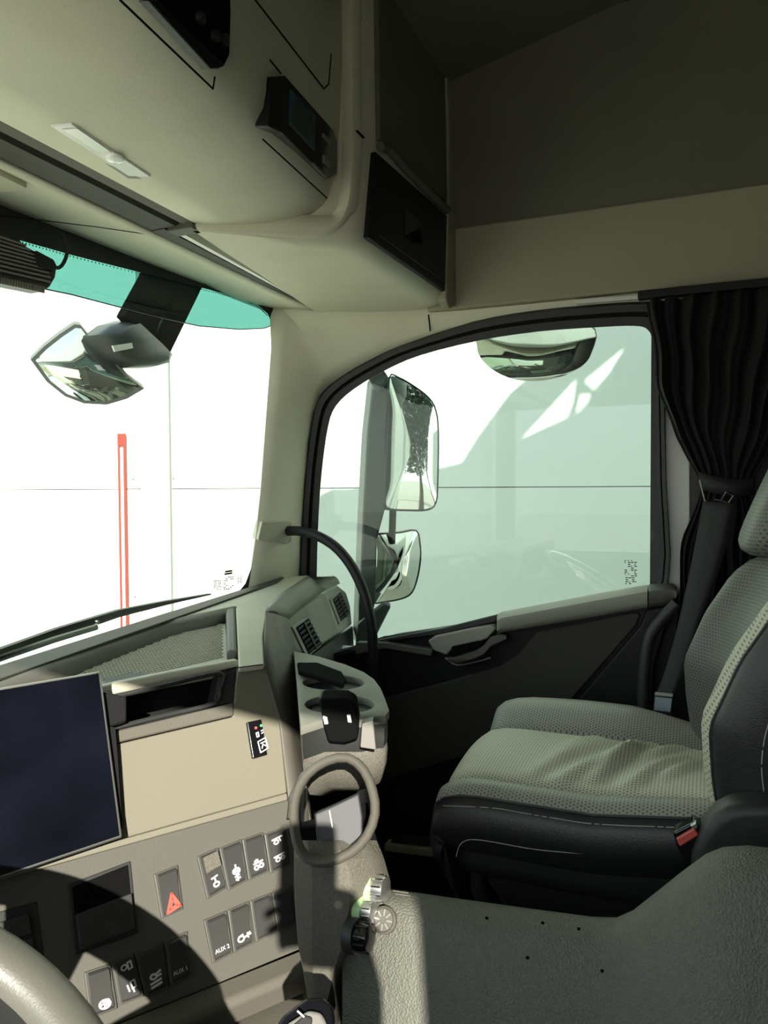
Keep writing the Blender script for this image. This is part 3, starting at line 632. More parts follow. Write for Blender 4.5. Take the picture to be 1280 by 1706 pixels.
# the two louvred vents
def vent(q):
    mb = MB(); mb.prism([VF.px(x, y, 0.0035) for x, y in q], -VF.n*0.01); fo = mb.build('vent_frame', 'switch_edge', dash, bevel=0.0015)
    ab = [Vector(VF.ab(*p)) for p in q]; c = sum(ab, Vector((0, 0)))/4
    inn = [c+(p-c)*0.86 for p in ab]
    mb = MB(); mb.prism([VF.P(p.x, p.y, 0.0045) for p in inn], -VF.n*0.004); mb.build('vent_cavity', 'recess_black', fo)
    for k in range(6):
        t = (k+0.5)/6; a, b = inn[0].lerp(inn[3], t), inn[1].lerp(inn[2], t)
        dv = (inn[3]-inn[0])*0.045
        mb = MB(); mb.prism([VF.P(a.x-dv.x, a.y-dv.y, 0.0075), VF.P(b.x-dv.x, b.y-dv.y, 0.0075), VF.P(b.x+dv.x, b.y+dv.y, 0.0055), VF.P(a.x+dv.x, a.y+dv.y, 0.0055)], -VF.n*0.0015); mb.build('slat', 'dark_plastic', fo)
    m_ = (inn[0]+inn[1])/2; n_ = (inn[2]+inn[3])/2; du = (inn[1]-inn[0])*0.06
    mb = MB(); mb.prism([VF.P(m_.x-du.x, m_.y-du.y, 0.009), VF.P(m_.x+du.x, m_.y+du.y, 0.009), VF.P(n_.x+du.x, n_.y+du.y, 0.008), VF.P(n_.x-du.x, n_.y-du.y, 0.008)], -VF.n*0.003); mb.build('vent_bar', 'black_plastic', fo)
vent([(487, 1044), (511, 1027), (536, 1076), (512, 1096)])
vent([(550, 998), (565, 984), (582, 1024), (566, 1040)])

# lower ledge and drawer
def ab(x, y, c=0): return SF.ab(x, y, c)
lw_ = [SF.px(365, 1637), SF.px(462, 1598), SF.px(512, 1576)]
mb = MB(); A, B = SF.px(-140, 1838), SF.px(500, 1582)
dn = Vector((0, 0, -1))
mb.loft([[p, p + s_h*0.030 - VZ*0.004, p + s_h*0.036 - VZ*0.012, p + s_h*0.030 - VZ*0.040, p - VZ*0.045] for p in (A, A.lerp(B, .5), B)]); mb.build('ledge', 'dash_taupe', dash, bevel=0.004)
A2, B2 = A - VZ*0.047, B - VZ*0.047
mb = MB(); mb.loft([[p, p + s_h*0.052, p + s_h*0.056 - VZ*0.006, p + s_h*0.05 - VZ*0.10, p - VZ*0.10] for p in (A2, A2.lerp(B2, .5), B2)]); dw = mb.build('drawer', 'dash_taupe', dash, bevel=0.003)
mb = MB(); q = A2.lerp(B2, .92) + s_h*0.057 - VZ*0.018; mb.tube([q - s_u*0.08, q + s_u*0.01], 0.0012, 6); mb.build('drawer_groove', 'recess_black', dw)
# body behind everything, filling the space down to the floor
mb = MB(); mb.prism([Vector((-0.35, 0.99, -0.30)), Vector((-0.35, 0.78, -0.34)), Vector((0.42, 0.90, -0.34)), Vector((0.98, 0.68, -0.34)), Vector((1.15, 0.74, -0.34)), Vector((1.60, 0.88, -0.30)), Vector((1.60, 0.99, -0.30))], (0, 0, -0.60)); mb.build('core', 'dark_plastic', dash)

# driver's instrument binnacle, left of the picture
mb = MB(); mb.loft([[Vector((x, 0.99, -0.275)), Vector((x, 0.86, -0.235-d)), Vector((x, 0.74, -0.225-d)), Vector((x, 0.70, -0.245-d)), Vector((x, 0.74, -0.42)), Vector((x, 0.99, -0.45))] for x, d in ((-0.34, 0.03), (-0.25, 0.005), (0.0, 0.0), (0.25, 0.0), (0.36, 0.01), (0.42, 0.03))]); bn = mb.build('binnacle', 'dash_top', dash, angle=50)
mb = MB(); mb.prism([Vector((-0.18, 0.702, -0.262)), Vector((0.30, 0.702, -0.262)), Vector((0.30, 0.733, -0.395)), Vector((-0.18, 0.733, -0.395))], (0, -0.006, 0)); mb.build('cluster_glass', 'black_gloss', bn, bevel=0.004)
# ---- rocker switches
def sub_uv(q, c):
    P = [Vector(SF.ab(*p)) for p in q]
    def f(u, v): return (P[0]*(1-u)*(1-v) + P[1]*u*(1-v) + P[2]*u*v + P[3]*(1-u)*v)
    return f
ICON = {
 'lock': [[(.35, .62), (.62, .60)], [(.48, .62), (.5, .74)], circ(.5, .78, .12, .05)],
 'diff': [circ(.5, .66, .16, .06), [(.5, .60), (.5, .52)], [(.36, .66), (.64, .66)], [(.40, .78), (.60, .76)], [(.42, .85), (.62, .83)], [(.5, .74), (.5, .88)]],
 'axle': [[(.30, .68), (.72, .66)], [(.5, .60), (.5, .68)], circ(.40, .78, .09, .045), circ(.64, .765, .09, .045), [(.36, .63), (.44, .60)]],
 'lift': [[(.25, .22), (.75, .19)], circ(.45, .30, .11, .045), [(.60, .22), (.66, .30)], [(.25, .66), (.75, .63)], circ(.42, .74, .10, .045), circ(.66, .73, .08, .04)],
 'pto': [circ(.38, .76, .14, .06), [(.30, .70), (.48, .68)], [(.52, .76), (.80, .73)], [(.70, .69), (.72, .79)], [(.80, .69), (.84, .74)]],
 'wheel': [circ(.55, .80, .20, .09), circ(.62, .78, .10, .05), [(.36, .82), (.5, .78)], [(.5, .88), (.7, .72)]],
 'truck': [circ(.42, .20, .12, .06), [(.58, .12), (.74, .11), (.76, .26), (.60, .28), (.58, .12)], [(.42, .62), (.46, .76)], [(.58, .56), (.74, .55), (.76, .70), (.60, .72), (.58, .56)], [(.62, .72), (.64, .80)]],
 'spot': [circ(.45, .64, .12, .05), [(.30, .78), (.72, .74)], [(.58, .60), (.74, .56)], [(.58, .66), (.74, .64)], [(.30, .86), (.72, .82)]],
 'none': [], }
def rocker(q, icon=None, txt=None, chip=None, label=None):
    f = sub_uv(q, 0)
    def P(u, v, c): a = f(u, v); return SF.P(a.x, a.y, c)
    mb = MB(); mb.prism([P(0, 0, 0.0035), P(1, 0, 0.0035), P(1, 1, 0.0035), P(0, 1, 0.0035)], -SF.n*0.008)
    o = mb.build('rocker_switch', 'switch_base', dash, bevel=0.0012)
    if label: o['label'] = label
    mb = MB()                                                            # the rocker itself, dished, tilted at the top
    rows = [(0.03, 0.003), (0.10, 0.0085), (0.16, 0.0080), (0.5, 0.0052), (0.9, 0.0062), (0.97, 0.0030)]
    mb.loft([[P(0.09, v, 0.001), P(0.13, v, c), P(0.87, v, c), P(0.91, v, 0.001)] for v, c in rows]); mb.build('rocker', 'switch', o)
    c_at = lambda v: interp(rows, v)+0.0003
    sy = MB(); wv_ = (f(1, 0)-f(0, 0)).length*0.065
    n0 = 0
    for pl in ICON.get(icon, []):
        for (a, b) in zip(pl[:-1], pl[1:]):
            A, B = f(*a), f(*b); cc = max(c_at(a[1]), c_at(b[1])); stroke(sy, SF, [(A.x, A.y), (B.x, B.y)], wv_, cc-0.0006, cc+0.0003); n0 += 1
    if txt:
        a = f(.5, .78); d = f(1, .78)-f(0, .78); text_mesh(sy, SF, a.x, a.y, (f(0, 1)-f(0, 0)).length*0.135, txt, c_at(.78)+0.0004, rot=math.atan2(d.y, d.x)); n0 += 1
    if icon == 'hazard':
        for k in (1.0, 0.55):
            T = [(.55, .56), (.90-.05, .90-.02), (.25, .93)]; cx_, cy_ = .55, .80
            T = [(cx_+(x-cx_)*k, cy_+(y-cy_)*k) for x, y in T]; T.append(T[0])
            for (a, b) in zip(T[:-1], T[1:]):
                A, B = f(*a), f(*b); stroke(sy, SF, [(A.x, A.y), (B.x, B.y)], wv_*1.3, 0.0045, 0.0072); n0 += 1
    if n0: sy.build('symbol', 'print_red' if icon == 'hazard' else 'print_white', o, smooth=False)
    if chip:
        mb = MB(); mb.prism([P(.16, .07, 0.0102), P(.86, .06, 0.0102), P(.88, .42, 0.0092), P(.17, .45, 0.0092)], -SF.n*0.006); mb.build('cover_chip', 'speckle', o, bevel=0.0008)
rocker([(327, 1427), (362, 1412), (379, 1478), (344, 1499)], 'lock', chip=True)
rocker([(364, 1413), (401, 1398), (411, 1467), (379, 1484)], 'diff')
rocker([(402, 1399), (437, 1386), (447, 1452), (413, 1467)], 'axle')
rocker([(439, 1390), (471, 1378), (482, 1440), (449, 1456)], 'lift')
rocker([(338, 1533), (376, 1517), (387, 1588), (353, 1606)], txt='AUX 2')
rocker([(378, 1516), (413, 1501), (422, 1571), (388, 1588)], 'pto')
rocker([(415, 1501), (450, 1487), (459, 1553), (425, 1570)], 'none')
rocker([(452, 1487), (484, 1474), (491, 1540), (461, 1553)], 'none')
rocker([(255, 1457), (295, 1441), (304, 1515), (268, 1531)], 'hazard', label='hazard switch with a red triangle')
rocker([(139, 1620), (183, 1605), (195, 1680), (149, 1697)], 'wheel')
rocker([(185, 1604), (221, 1589), (239, 1660), (198, 1675)], 'truck')
rocker([(223, 1589), (270, 1569), (279, 1645), (241, 1661)], 'spot')
rocker([(273, 1568), (311, 1551), (316, 1626), (283, 1642)], txt='AUX 1')
# alarm status tile on the cream fascia
mb = MB(); mb.prism([SF.px(x, y, 0.008) for x, y in [(412, 1203), (436, 1198), (446, 1257), (422, 1264)]], -SF.n*0.008); st = mb.build('status_tile', 'black_gloss', dash, bevel=0.0015)
f = sub_uv([(412, 1203), (436, 1198), (446, 1257), (422, 1264)], 0); sy = MB()
for pl in ([(.30, .36), (.44, .35), (.45, .46), (.32, .47), (.30, .36)], [(.66, .33), (.78, .32)], [(.66, .40), (.80, .38)], [(.32, .60), (.86, .54), (.92, .84), (.38, .90), (.32, .60)], [(.50, .66), (.78, .64)], [(.52, .80), (.62, .70), (.80, .76)]):
    for a, b in zip(pl[:-1], pl[1:]):
        A, B = f(*a), f(*b); stroke(sy, SF, [(A.x, A.y), (B.x, B.y)], 0.0016, 0.0075, 0.0086)
sy.build('symbol', 'print_white', st, smooth=False)
for (u_, v_, mm) in ((.34, .22, 'print_red'), (.72, .19, 'print_green')):
    a = f(u_, v_); mb = MB(); mb.lathe([(0.0022, 0), (0.0018, 0.0012)], SF.P(a.x, a.y, 0.0078), SF.n, 12); mb.build('status_lamp', mm, st)
# ashtray / drawer unit and the radio block at the far left
def tile(name, q, c, m_, depth=0.008, bevel=0.0015, parent=dash):
    mb = MB(); mb.prism([SF.px(x, y, c) for x, y in q], -SF.n*depth); return mb.build(name, m_, parent, bevel=bevel)
tile('unit_surround', [(112, 1474), (218, 1434), (230, 1555), (126, 1592)], 0.002, 'dark_plastic')
tile('open_bin', [(120, 1478), (214, 1440), (219, 1492), (125, 1528)], 0.003, 'recess_black')
bl = tile('bin_lid', [(127, 1524), (220, 1488), (226, 1548), (134, 1583)], 0.010, 'switch')
a = SF.ab(181, 1546); sy = MB(); stroke(sy, SF, circ(a[0], a[1], 0.0055, 0.0055, 12), 0.001, 0.0095, 0.0106); stroke(sy, SF, [(a[0]-0.001, a[1]-0.002), (a[0]+0.002, a[1]+0.002)], 0.001, 0.0095, 0.0106); sy.build('symbol', 'dash_grey', bl, smooth=False)
ub = tile('radio_surround', [(-60, 1535), (62, 1502), (76, 1618), (-60, 1668)], 0.002, 'dark_plastic')
for k, q in enumerate(([(-50, 1552), (48, 1522), (54, 1556), (-50, 1588)], [(-50, 1594), (55, 1562), (60, 1596), (-50, 1630)])):
    bt = tile('radio_button', q, 0.008, 'switch', parent=ub)
sy = MB(); a = SF.ab(15, 1541); stroke(sy, SF, circ(a[0]-0.004, a[1], 0.003, 0.0025, 10), 0.0009, 0.0078, 0.0086); stroke(sy, SF, [(a[0]+0.002, a[1]-0.0025), (a[0]+0.003, a[1]+0.0025), (a[0]+0.008, a[1]+0.003)], 0.0009, 0.0078, 0.0086); sy.build('symbol', 'dash_grey', ub, smooth=False)

# ---- tablet-like screen
def scr(pts, c): return [SF.px(x, y, c) for x, y in pts]
ds = thing('display_screen', 'large black touch screen standing in front of the dashboard', 'screen', SF.px(60, 1400, 0.02))
q = [(-150, 1172), (0, 1146), (168, 1118), (204, 1395), (0, 1464), (-150, 1518)]
mb = MB(); mb.prism(scr(q, 0.034), -SF.n*0.012); mb.build('housing', 'silver', ds, bevel=0.002)
q2 = [(-150, 1176), (0, 1150), (164, 1122), (199, 1392), (0, 1459), (-150, 1513)]
mb = MB(); mb.prism(scr(q2, 0.0352), -SF.n*0.003); mb.build('glass_face', 'screen', ds)
mb = MB(); mb.prism(scr([(168, 1150), (212, 1160), (212, 1202), (182, 1212), (170, 1200)], 0.020), -SF.n*0.03); mb.build('mount', 'black_plastic', ds, bevel=0.003)
mb = MB(); mb.prism(scr([(150, 1205), (192, 1212), (196, 1260), (204, 1380), (160, 1390)], 0.0215), -SF.n*0.020); mb.build('bracket', 'black_plastic', ds)

# ---- cup holder wing on the passenger side of the dashboard
CF = Frame(onZ(560, 1160, -0.30), (1, 0, 0), (0, 1, 0))
def c2(pts, c=0.0): return [CF.ab(x, y, c) for x, y in pts]
def ell(cx_, cy_, hw, hh, n=28): return [(cx_+hw*math.cos(2*math.pi*k/n), cy_+hh*math.sin(2*math.pi*k/n)) for k in range(n)]
c_out = c2([(491, 1090), (531, 1099), (574, 1112), (605, 1125), (622, 1137), (633, 1152), (641, 1172), (647, 1190), (641, 1199), (626, 1200), (603, 1205), (540, 1205), (503, 1217), (497, 1150)])
holes_px = [ell(556, 1143, 53, 13), ell(566, 1180, 60, 16.5)]
ch = holed_plate('cup_holder', CF, c_out, [c2(h) for h in holes_px], 0.008, 'vent_grey', dash, bevel=0.0015)
for h in holes_px:
    top_ = [CF.P(*q, 0.002) for q in c2(h)]; cc = sum(top_, Vector())/len(top_)
    r1 = [cc+(p-cc)*0.93-VZ*0.07 for p in top_]
    m_ = MB(); m_.loft([top_, r1], cap=False); m_.add(r1, [range(len(r1))]); m_.build('cup_well', 'black_plastic', ch, solid=0.002)
cen = Vector((sum(a for a, b in c_out)/len(c_out), sum(b for a, b in c_out)/len(c_out)))
def cring(k, z, sh=(0, 0)): return [CF.P(cen.x+(a-cen.x)*k+sh[0], cen.y+(b-cen.y)*k+sh[1], z+0.30) for a, b in c_out]
m_ = MB(); m_.loft([cring(0.985, -0.305), cring(0.99, -0.325), cring(0.97, -0.338)]); m_.build('cup_holder_side', 'dark_plastic', ch, angle=50)
m_ = MB(); m_.loft([cring(0.97, -0.3385), cring(0.985, -0.345), cring(0.96, -0.365), cring(0.86, -0.39), cring(0.6, -0.41)]); m_.build('cup_holder_base', 'speckle', ch, angle=70)
m_ = MB(); m_.prism([onD(x, y, 0.962) for x, y in [(603, 1206), (622, 1200), (627, 1250), (600, 1246)]], FW*0.02); m_.build('cup_holder_facet', 'switch_edge', ch, bevel=0.002)
ins = thing('cup_insert', 'black plastic clip insert standing in the dashboard cup holder', 'insert', CF.P(0, 0, -0.03))
m_ = MB(); m_.prism([onZ(x, y, -0.284) for x, y in [(495, 1103), (530, 1103), (570, 1118), (577, 1130), (572, 1140), (528, 1126), (497, 1117)]], (0, 0, -0.008)); m_.build('tongue', 'recess_black', ins, bevel=0.003)
m_ = MB(); m_.prism([onZ(x, y, -0.286) for x, y in [(534, 1150), (575, 1150), (577, 1163), (532, 1163)]], (0, 0, -0.012)); m_.build('latch', 'black_plastic', ins, bevel=0.002)
m_ = MB(); m_.prism([onD(x, y, 0.957) for x, y in [(532, 1164), (577, 1164), (592, 1172), (598, 1205), (597, 1232), (575, 1239), (547, 1237), (538, 1205)]], FW*0.05); m_.build('clip_body', 'recess_black', ins, bevel=0.004)
for q in ([(538, 1194), (545, 1196), (547, 1206), (541, 1207)], [(578, 1192), (584, 1192), (586, 1204), (580, 1203)]):
    m_ = MB(); m_.prism([onD(x, y, 0.952) for x, y in q], FW*0.006); m_.build('clip_tab', 'print_white', ins)

# ---- tunnel console with its open ring, knobs
con = thing('gear_console', 'speckled grey console with an open ring pocket and round knobs', 'console', onD(560, 1700, 0.9))
RF = Frame(onD(560, 1345, 0.88), R0*0.97 - FW*0.0, VZ*math.cos(R(18)) + FW*math.sin(R(18)))
ringpts = [(490, 1362), (494, 1325), (512, 1291), (545, 1268), (580, 1263), (606, 1283), (621, 1318), (625, 1355), (612, 1392), (585, 1420), (545, 1436), (512, 1430), (495, 1402)]
rp2 = smooth_path([RF.px(x, y) for x, y in ringpts], 2, True)
m_ = MB(); m_.tube(rp2, (0.0056, 0.013), 12, closed=True, flat=RF.n); m_.build('ring', 'dash_taupe', con)
m_ = MB(); m_.prism([RF.px(x, y, -0.095) for x, y in [(500, 1372), (612, 1338), (628, 1400), (570, 1450), (500, 1445)]], -RF.n*0.01); m_.build('pocket_back', 'recess_black', con)
m_ = MB(); m_.grid([[RF.px(x, y, -0.004) for x, y in [(484, 1362), (488, 1325), (506, 1288), (545, 1262)]], [RF.px(x, y, -0.05) for x, y in [(480, 1366), (484, 1328), (500, 1294), (525, 1276)]]]); m_.build('ring_cheek', 'dash_taupe', con, solid=0.004)
rowsC = [(1400, 492, 560, 628), (1430, 492, 575, 640), (1470, 492, 588, 651), (1500, 493, 584, 646), (1530, 495, 578, 626), (1575, 499, 570, 606), (1620, 507, 556, 588), (1670, 516, 545, 574), (1740, 522, 540, 556)]
m_ = MB(); rr_ = []
for (y, l, c, r_) in rowsC:
    k = 0.0 if y > 1410 else 0.03
    rr_.append([onD(l-2, y, 0.99), onD(l, y, 0.90+k), onD(l*0.7+c*0.3, y, 0.872+k), onD(c, y, 0.862+k), onD(c*0.4+r_*0.6, y, 0.885+k), onD(r_, y, 0.925), onD(r_, y, 0.99)])
m_.loft(rr_); m_.build('console_body', 'speckle', con, angle=35)
kax = (RT*0.86 - FW*0.40 + UP*0.1).normalized()
def knob(px, py, d, r_, L, mats, nm='knob'):
    c = onD(px, py, d)
    m_ = MB(); m_.lathe([(r_*0.9, -L*0.6), (r_, -L*0.5), (r_, 0), (r_*0.97, L*0.1)], c, kax, 22); o = m_.build(nm, mats[0], con)
    m_ = MB(); m_.lathe([(r_*0.80, 0), (r_*0.82, L*0.5), (r_*0.74, L*0.9), (r_*0.4, L)], c, kax, 22); m_.build('knob_cap', mats[1], o)
    for k in range(10):
        a = 2*math.pi*k/10; t = kax.cross(VZ).normalized(); b = kax.cross(t)
        m_ = MB(); m_.box(c + kax*L*0.5 + (t*math.cos(a)+b*math.sin(a))*r_*0.82, (L*0.35, 0.0007, 0.0007), (kax, t, b)); m_.build('knob_rib', mats[2], o)
knob(622, 1480, 0.888, 0.0175, 0.018, ('knob_green', 'silver', 'chrome'))
knob(607, 1516, 0.875, 0.0165, 0.015, ('knob_green', 'silver', 'chrome'))
knob(594, 1560, 0.85, 0.0185, 0.019, ('dark_plastic', 'black_gloss', 'dark_plastic'))
tp = thing('tissue_pack', 'grey-white soft pack standing in the console ring pocket', 'pack', RF.px(565, 1425, -0.06))
q = [(524, 1356), (560, 1340), (598, 1322), (604, 1360), (604, 1394), (566, 1424), (530, 1430)]
rows = []
for k, (c, s_) in enumerate(((-0.03, 0.97), (-0.034, 1.0), (-0.06, 1.0), (-0.066, 0.95))):
    P_ = [RF.px(x, y, -0.03) for x, y in q]; cc = sum(P_, Vector())/len(P_); rows.append([cc+(p-cc)*s_ + RF.n*(c+0.03) for p in P_])
m_ = MB(); m_.loft(rows); m_.build('wrapper', 'paper_white', tp, bevel=0.002)
m_ = MB(); m_.tube([RF.px(549, 1350, -0.028), RF.px(554, 1378, -0.028)], 0.0008, 5); m_.build('crease', 'print_white', tp)
# gear selector at the lower edge
gs = thing('gear_selector', 'grey and black gear selector knob at the bottom edge', 'gear selector', onD(510, 1760, 0.74))
GF = Frame(onD(512, 1700, 0.72), R0, VZ*0.6 + FW*0.8)
def gpx(pts, c): return [GF.px(x, y, c) for x, y in pts]
m_ = MB(); m_.prism(gpx([(440, 1735), (470, 1690), (508, 1660), (541, 1657), (556, 1676), (560, 1700), (548, 1745)], 0.0), -GF.n*0.05); m_.build('bezel', 'black_gloss', gs, bevel=0.006, seg=3)
m_ = MB(); m_.prism(gpx([(452, 1740), (480, 1702), (514, 1680), (536, 1684), (546, 1704), (540, 1745)], 0.010), -GF.n*0.02); m_.build('knob_top', 'switch_edge', gs, bevel=0.005, seg=3)
m_ = MB(); m_.prism(gpx([(470, 1738), (486, 1708), (508, 1690), (521, 1694), (518, 1712), (500, 1738)], 0.0135), -GF.n*0.006); m_.build('knob_inlay', 'dark_plastic', gs, bevel=0.002)
sy = MB(); a, b = GF.ab(498, 1695), GF.ab(508, 1704); stroke(sy, GF, [a, b], 0.0014, 0.0138, 0.0148); sy.build('symbol', 'print_white', gs)

# ---- engine cover between the seats
Np = [(0.45, -0.489), (0.407, -0.488), (0.287, -0.480), (0.18, -0.472), (0.118, -0.467), (0.092, -0.462), (0.075, -0.450), (0.057, -0.431), (0.028, -0.400), (0.004, -0.376), (-0.012, -0.366), (-0.035, -0.360), (-0.10, -0.357), (-0.8, -0.352)]
m_ = MB(); rows = []
for X_, dz, sc_ in ((0.87, -0.5, 1), (0.862, -0.02, 1), (0.848, -0.003, 1), (0.832, 0.0015, 1), (0.812, 0.0012, 1), (0.800, -0.003, 1), (0.790, -0.013, 1), (0.765, -0.06, 1), (0.69, -0.20, 1), (0.60, -0.46, 1)):
    rows.append([Vector((X_, min(y, 0.50*X_ + (0.02 if X_ > 0.8 else 0.0)), max(z+dz, FLOOR_Z))) for y, z in Np])
m_.grid(rows); ec = thing('engine_cover', 'grained dark grey engine cover rising towards the right', 'cover', (0.75, 0.1, FLOOR_Z)); m_.build('cover_shell', 'cover_grain', ec, angle=75)
c = onX(640, 1533, 0.783); m_ = MB(); nx = Vector((-0.85, 0, 0.52))
m_.lathe([(0.0145, -0.004), (0.0145, 0.001), (0.0125, 0.003), (0.011, 0.001)], c, nx, 24); fst = m_.build('fastener', 'dash_grey', ec)
for k in range(8):
    a = 2*math.pi*k/8; t = nx.cross(VY).normalized(); b = VY
    m_ = MB(); m_.box(c + nx.normalized()*0.002 + (t*math.cos(a)+b*math.sin(a))*0.0075, (0.0035, 0.001, 0.0012), ((t*math.cos(a)+b*math.sin(a)), (t*-math.sin(a)+b*math.cos(a)), nx.normalized())); m_.build('fastener_rib', 'switch_edge', fst)
for q in ((655, 1484), (658, 1489)):
    m_ = MB(); m_.tube([onZ(q[0], q[1], -0.480), onZ(q[0]+26, q[1]+4, -0.480)], 0.0009, 5); m_.build('cast_mark', 'dash_grey', ec)
rg = random.Random(5)
for (x, y) in ((880, 1596), (965, 1548), (1004, 1618), (1128, 1640), (812, 1530), (905, 1538)):
    m_ = MB(); cc = onX(x, y, 0.772 if y > 1570 else 0.80); m_.lathe([(0.0016, -0.004), (0.0016, 0.0012), (0.0008, 0.0016)], cc + Vector((-0.003, 0, 0.002)), (-0.87, 0, 0.5), 8); m_.build('crumb', 'recess_black', ec)

# ---- steering wheel
swl = thing('steering_wheel', 'grey leather steering wheel rim at the lower left corner', 'steering wheel', (0.205, 0.452, -0.44))
wC = Vector((0.205, 0.452, -0.392)); wW = Vector((0, 0.85, 0.53)).normalized(); wN = VX.cross(wW)
def wp(r_, a, h=0.0): return wC + VX*(r_*math.cos(R(a))) + wW*(r_*math.sin(R(a))) + wN*h
m_ = MB(); m_.tube([wp(0.214, 360*k/72) for k in range(72)], 0.0215, 18, closed=True, flat=wN); m_.build('rim', 'wheel_leather', swl)
m_ = MB(); m_.lathe([(0.03, -0.10), (0.05, -0.07), (0.082, -0.045), (0.086, -0.025), (0.07, -0.012), (0.02, -0.008)], wC, wN, 32); m_.build('hub', 'dark_plastic', swl)
for side in (1, -1):
    def sp_(r_, a, h): return wp(r_, a if side > 0 else 180-a, h)
    for a0, a1 in ((19, 50), (-62, -17)):
        m_ = MB(); m_.loft([[sp_(r_, a, h-0.006) for a in (a0, (a0+a1)/2, a1)] + [sp_(r_, a, h+0.006) for a in (a1, (a0+a1)/2, a0)] for r_, h in ((0.065, -0.032), (0.11, -0.02), (0.16, -0.01), (0.203, 0.0))]); m_.build('spoke', 'dark_plastic', swl, bevel=0.003)
    m_ = MB(); m_.loft([[sp_(0.158, a, -0.014), sp_(0.200, a, -0.010), sp_(0.200, a, 0.004), sp_(0.158, a, 0.0)] for a in range(-40, 48, 8)]); m_.build('thumb_pad', 'dark_plastic', swl, bevel=0.002)
m_ = MB(); m_.tube([wC - wN*0.09, wC - wN*0.42], 0.045, 20); m_.build('column', 'dark_plastic', swl)

# ================================================================ PASSENGER DOOR
door = bpy.data.objects.new('door_1', None); COL.objects.link(door); door.location = (1.67, 0.4, -0.9); door.empty_display_size = 0.05
tag(door, 'dark passenger door with grey pull handle and pale top ledge', kind='structure')
m_ = MB(); m_.prism([onX(500, 1105, 1.665), onX(640, 1066, 1.665), onX(840, 1036, 1.665), onX(1114, 975, 1.665), Vector((1.665, 0.02, -0.26)), Vector((1.665, -0.02, -0.97)), Vector((1.665, 0.99, -0.97)), Vector((1.665, 0.99, -0.40))], (0.09, 0, 0)); m_.build('door_body', 'black_plastic', door)
def dpx(pts, x): return [onX(a, b, x) for a, b in pts]
m_ = MB(); m_.loft([[onX(a, b0, 1.668), onX(a, b0+3, 1.640), onX(a, lerp(b0, b1, .3), 1.620), onX(a, lerp(b0, b1, .75), 1.618), onX(a, b1, 1.635), onX(a, b1, 1.668)] for a, b0, b1 in ((828, 1024, 1060), (836, 1019, 1054), (900, 1007, 1043), (1000, 988, 1026), (1079, 974, 1012))]); m_.build('top_ledge', 'door_cap', door, angle=60)
m_ = MB(); m_.loft([[onX(a, b0, 1.668), onX(a, b0+3, 1.642), onX(a, lerp(b0, b1, .3), 1.622), onX(a, lerp(b0, b1, .75), 1.62), onX(a, b1, 1.637), onX(a, b1, 1.668)] for a, b0, b1 in ((1081, 974, 1012), (1105, 971, 1010), (1120, 972, 1006), (1128, 978, 1000))]); m_.build('ledge_end', 'dash_grey', door, angle=60)
m_ = MB(); m_.prism(dpx([(894, 1053), (1060, 1020), (1067, 1024), (1060, 1042), (947, 1172), (930, 1215), (640, 1300), (637, 1164), (740, 1137), (831, 1110), (862, 1091)], 1.652), (0.012, 0, 0)); m_.build('insert_panel', 'door_insert', door, bevel=0.004)
m_ = MB(); m_.prism(dpx([(1076, 1016), (1122, 1006), (1092, 1110), (1086, 1230), (925, 1230), (955, 1175), (1068, 1040)], 1.648), (0.016, 0, 0)); m_.build('rear_panel', 'black_plastic', door, bevel=0.006)
m_ = MB(); m_.prism(dpx([(600, 1074), (640, 1064), (735, 1047), (828, 1024), (826, 1036), (730, 1058), (650, 1068), (640, 1075)], 1.650), (0.014, 0, 0)); m_.build('front_ledge', 'dark_plastic', door, bevel=0.003)
m_ = MB(); m_.prism(dpx([(592, 1070), (640, 1070), (722, 1082), (718, 1094), (640, 1081), (592, 1092)], 1.640), (0.02, 0, 0)); m_.build('front_grip', 'dash_grey', door, bevel=0.004)
hd = MB(); hd.prism(dpx([(712, 1068), (724, 1060), (790, 1046), (818, 1042), (826, 1048), (812, 1064), (796, 1070), (756, 1078), (744, 1092), (722, 1084)], 1.632), (0.03, 0, 0)); ho = hd.build('handle_shell', 'door_cap', door, bevel=0.005, seg=3)
m_ = MB(); m_.prism(dpx([(752, 1078), (796, 1068), (806, 1070), (796, 1084), (752, 1096)], 1.628), (0.02, 0, 0)); m_.build('handle_recess', 'recess_black', ho, bevel=0.002)
m_ = MB(); m_.loft([[onX(a, b-w, 1.632), onX(a, b-w*.6, 1.612), onX(a, b+w*.6, 1.612), onX(a, b+w, 1.632)] for a, b, w in ((746, 1098, 3), (760, 1100, 7), (790, 1092, 8), (806, 1084, 9), (818, 1070, 9), (834, 1064, 8), (844, 1062, 4))]); m_.build('pull_handle', 'dash_grey', ho, angle=70)
m_ = MB(); m_.tube(smooth_path(dpx([(742, 1096), (762, 1108), (796, 1102), (818, 1096)], 1.630), 4), 0.0022, 6); m_.build('handle_trim', 'silver', ho)
m_ = MB(); m_.prism(dpx([(640, 1406), (784, 1424), (784, 1436), (640, 1419)], 1.60), (0.03, 0, 0)); m_.build('sill_bar', 'dash_top', door, bevel=0.003)
m_ = MB(); m_.prism(dpx([(655, 1394), (716, 1397), (722, 1411), (650, 1405)], 1.61), (0.02, 0, 0)); m_.build('sill_plate', 'brown_dark', door, bevel=0.002)
# seal of the doorway beside the seat
m_ = MB(); m_.tube(smooth_path(dpx([(1128, 1005), (1092, 1045), (1078, 1080), (1072, 1150), (1074, 1240)], 1.60), 5), 0.012, 10); m_.build('door_edge_seal', 'dark_plastic', door)

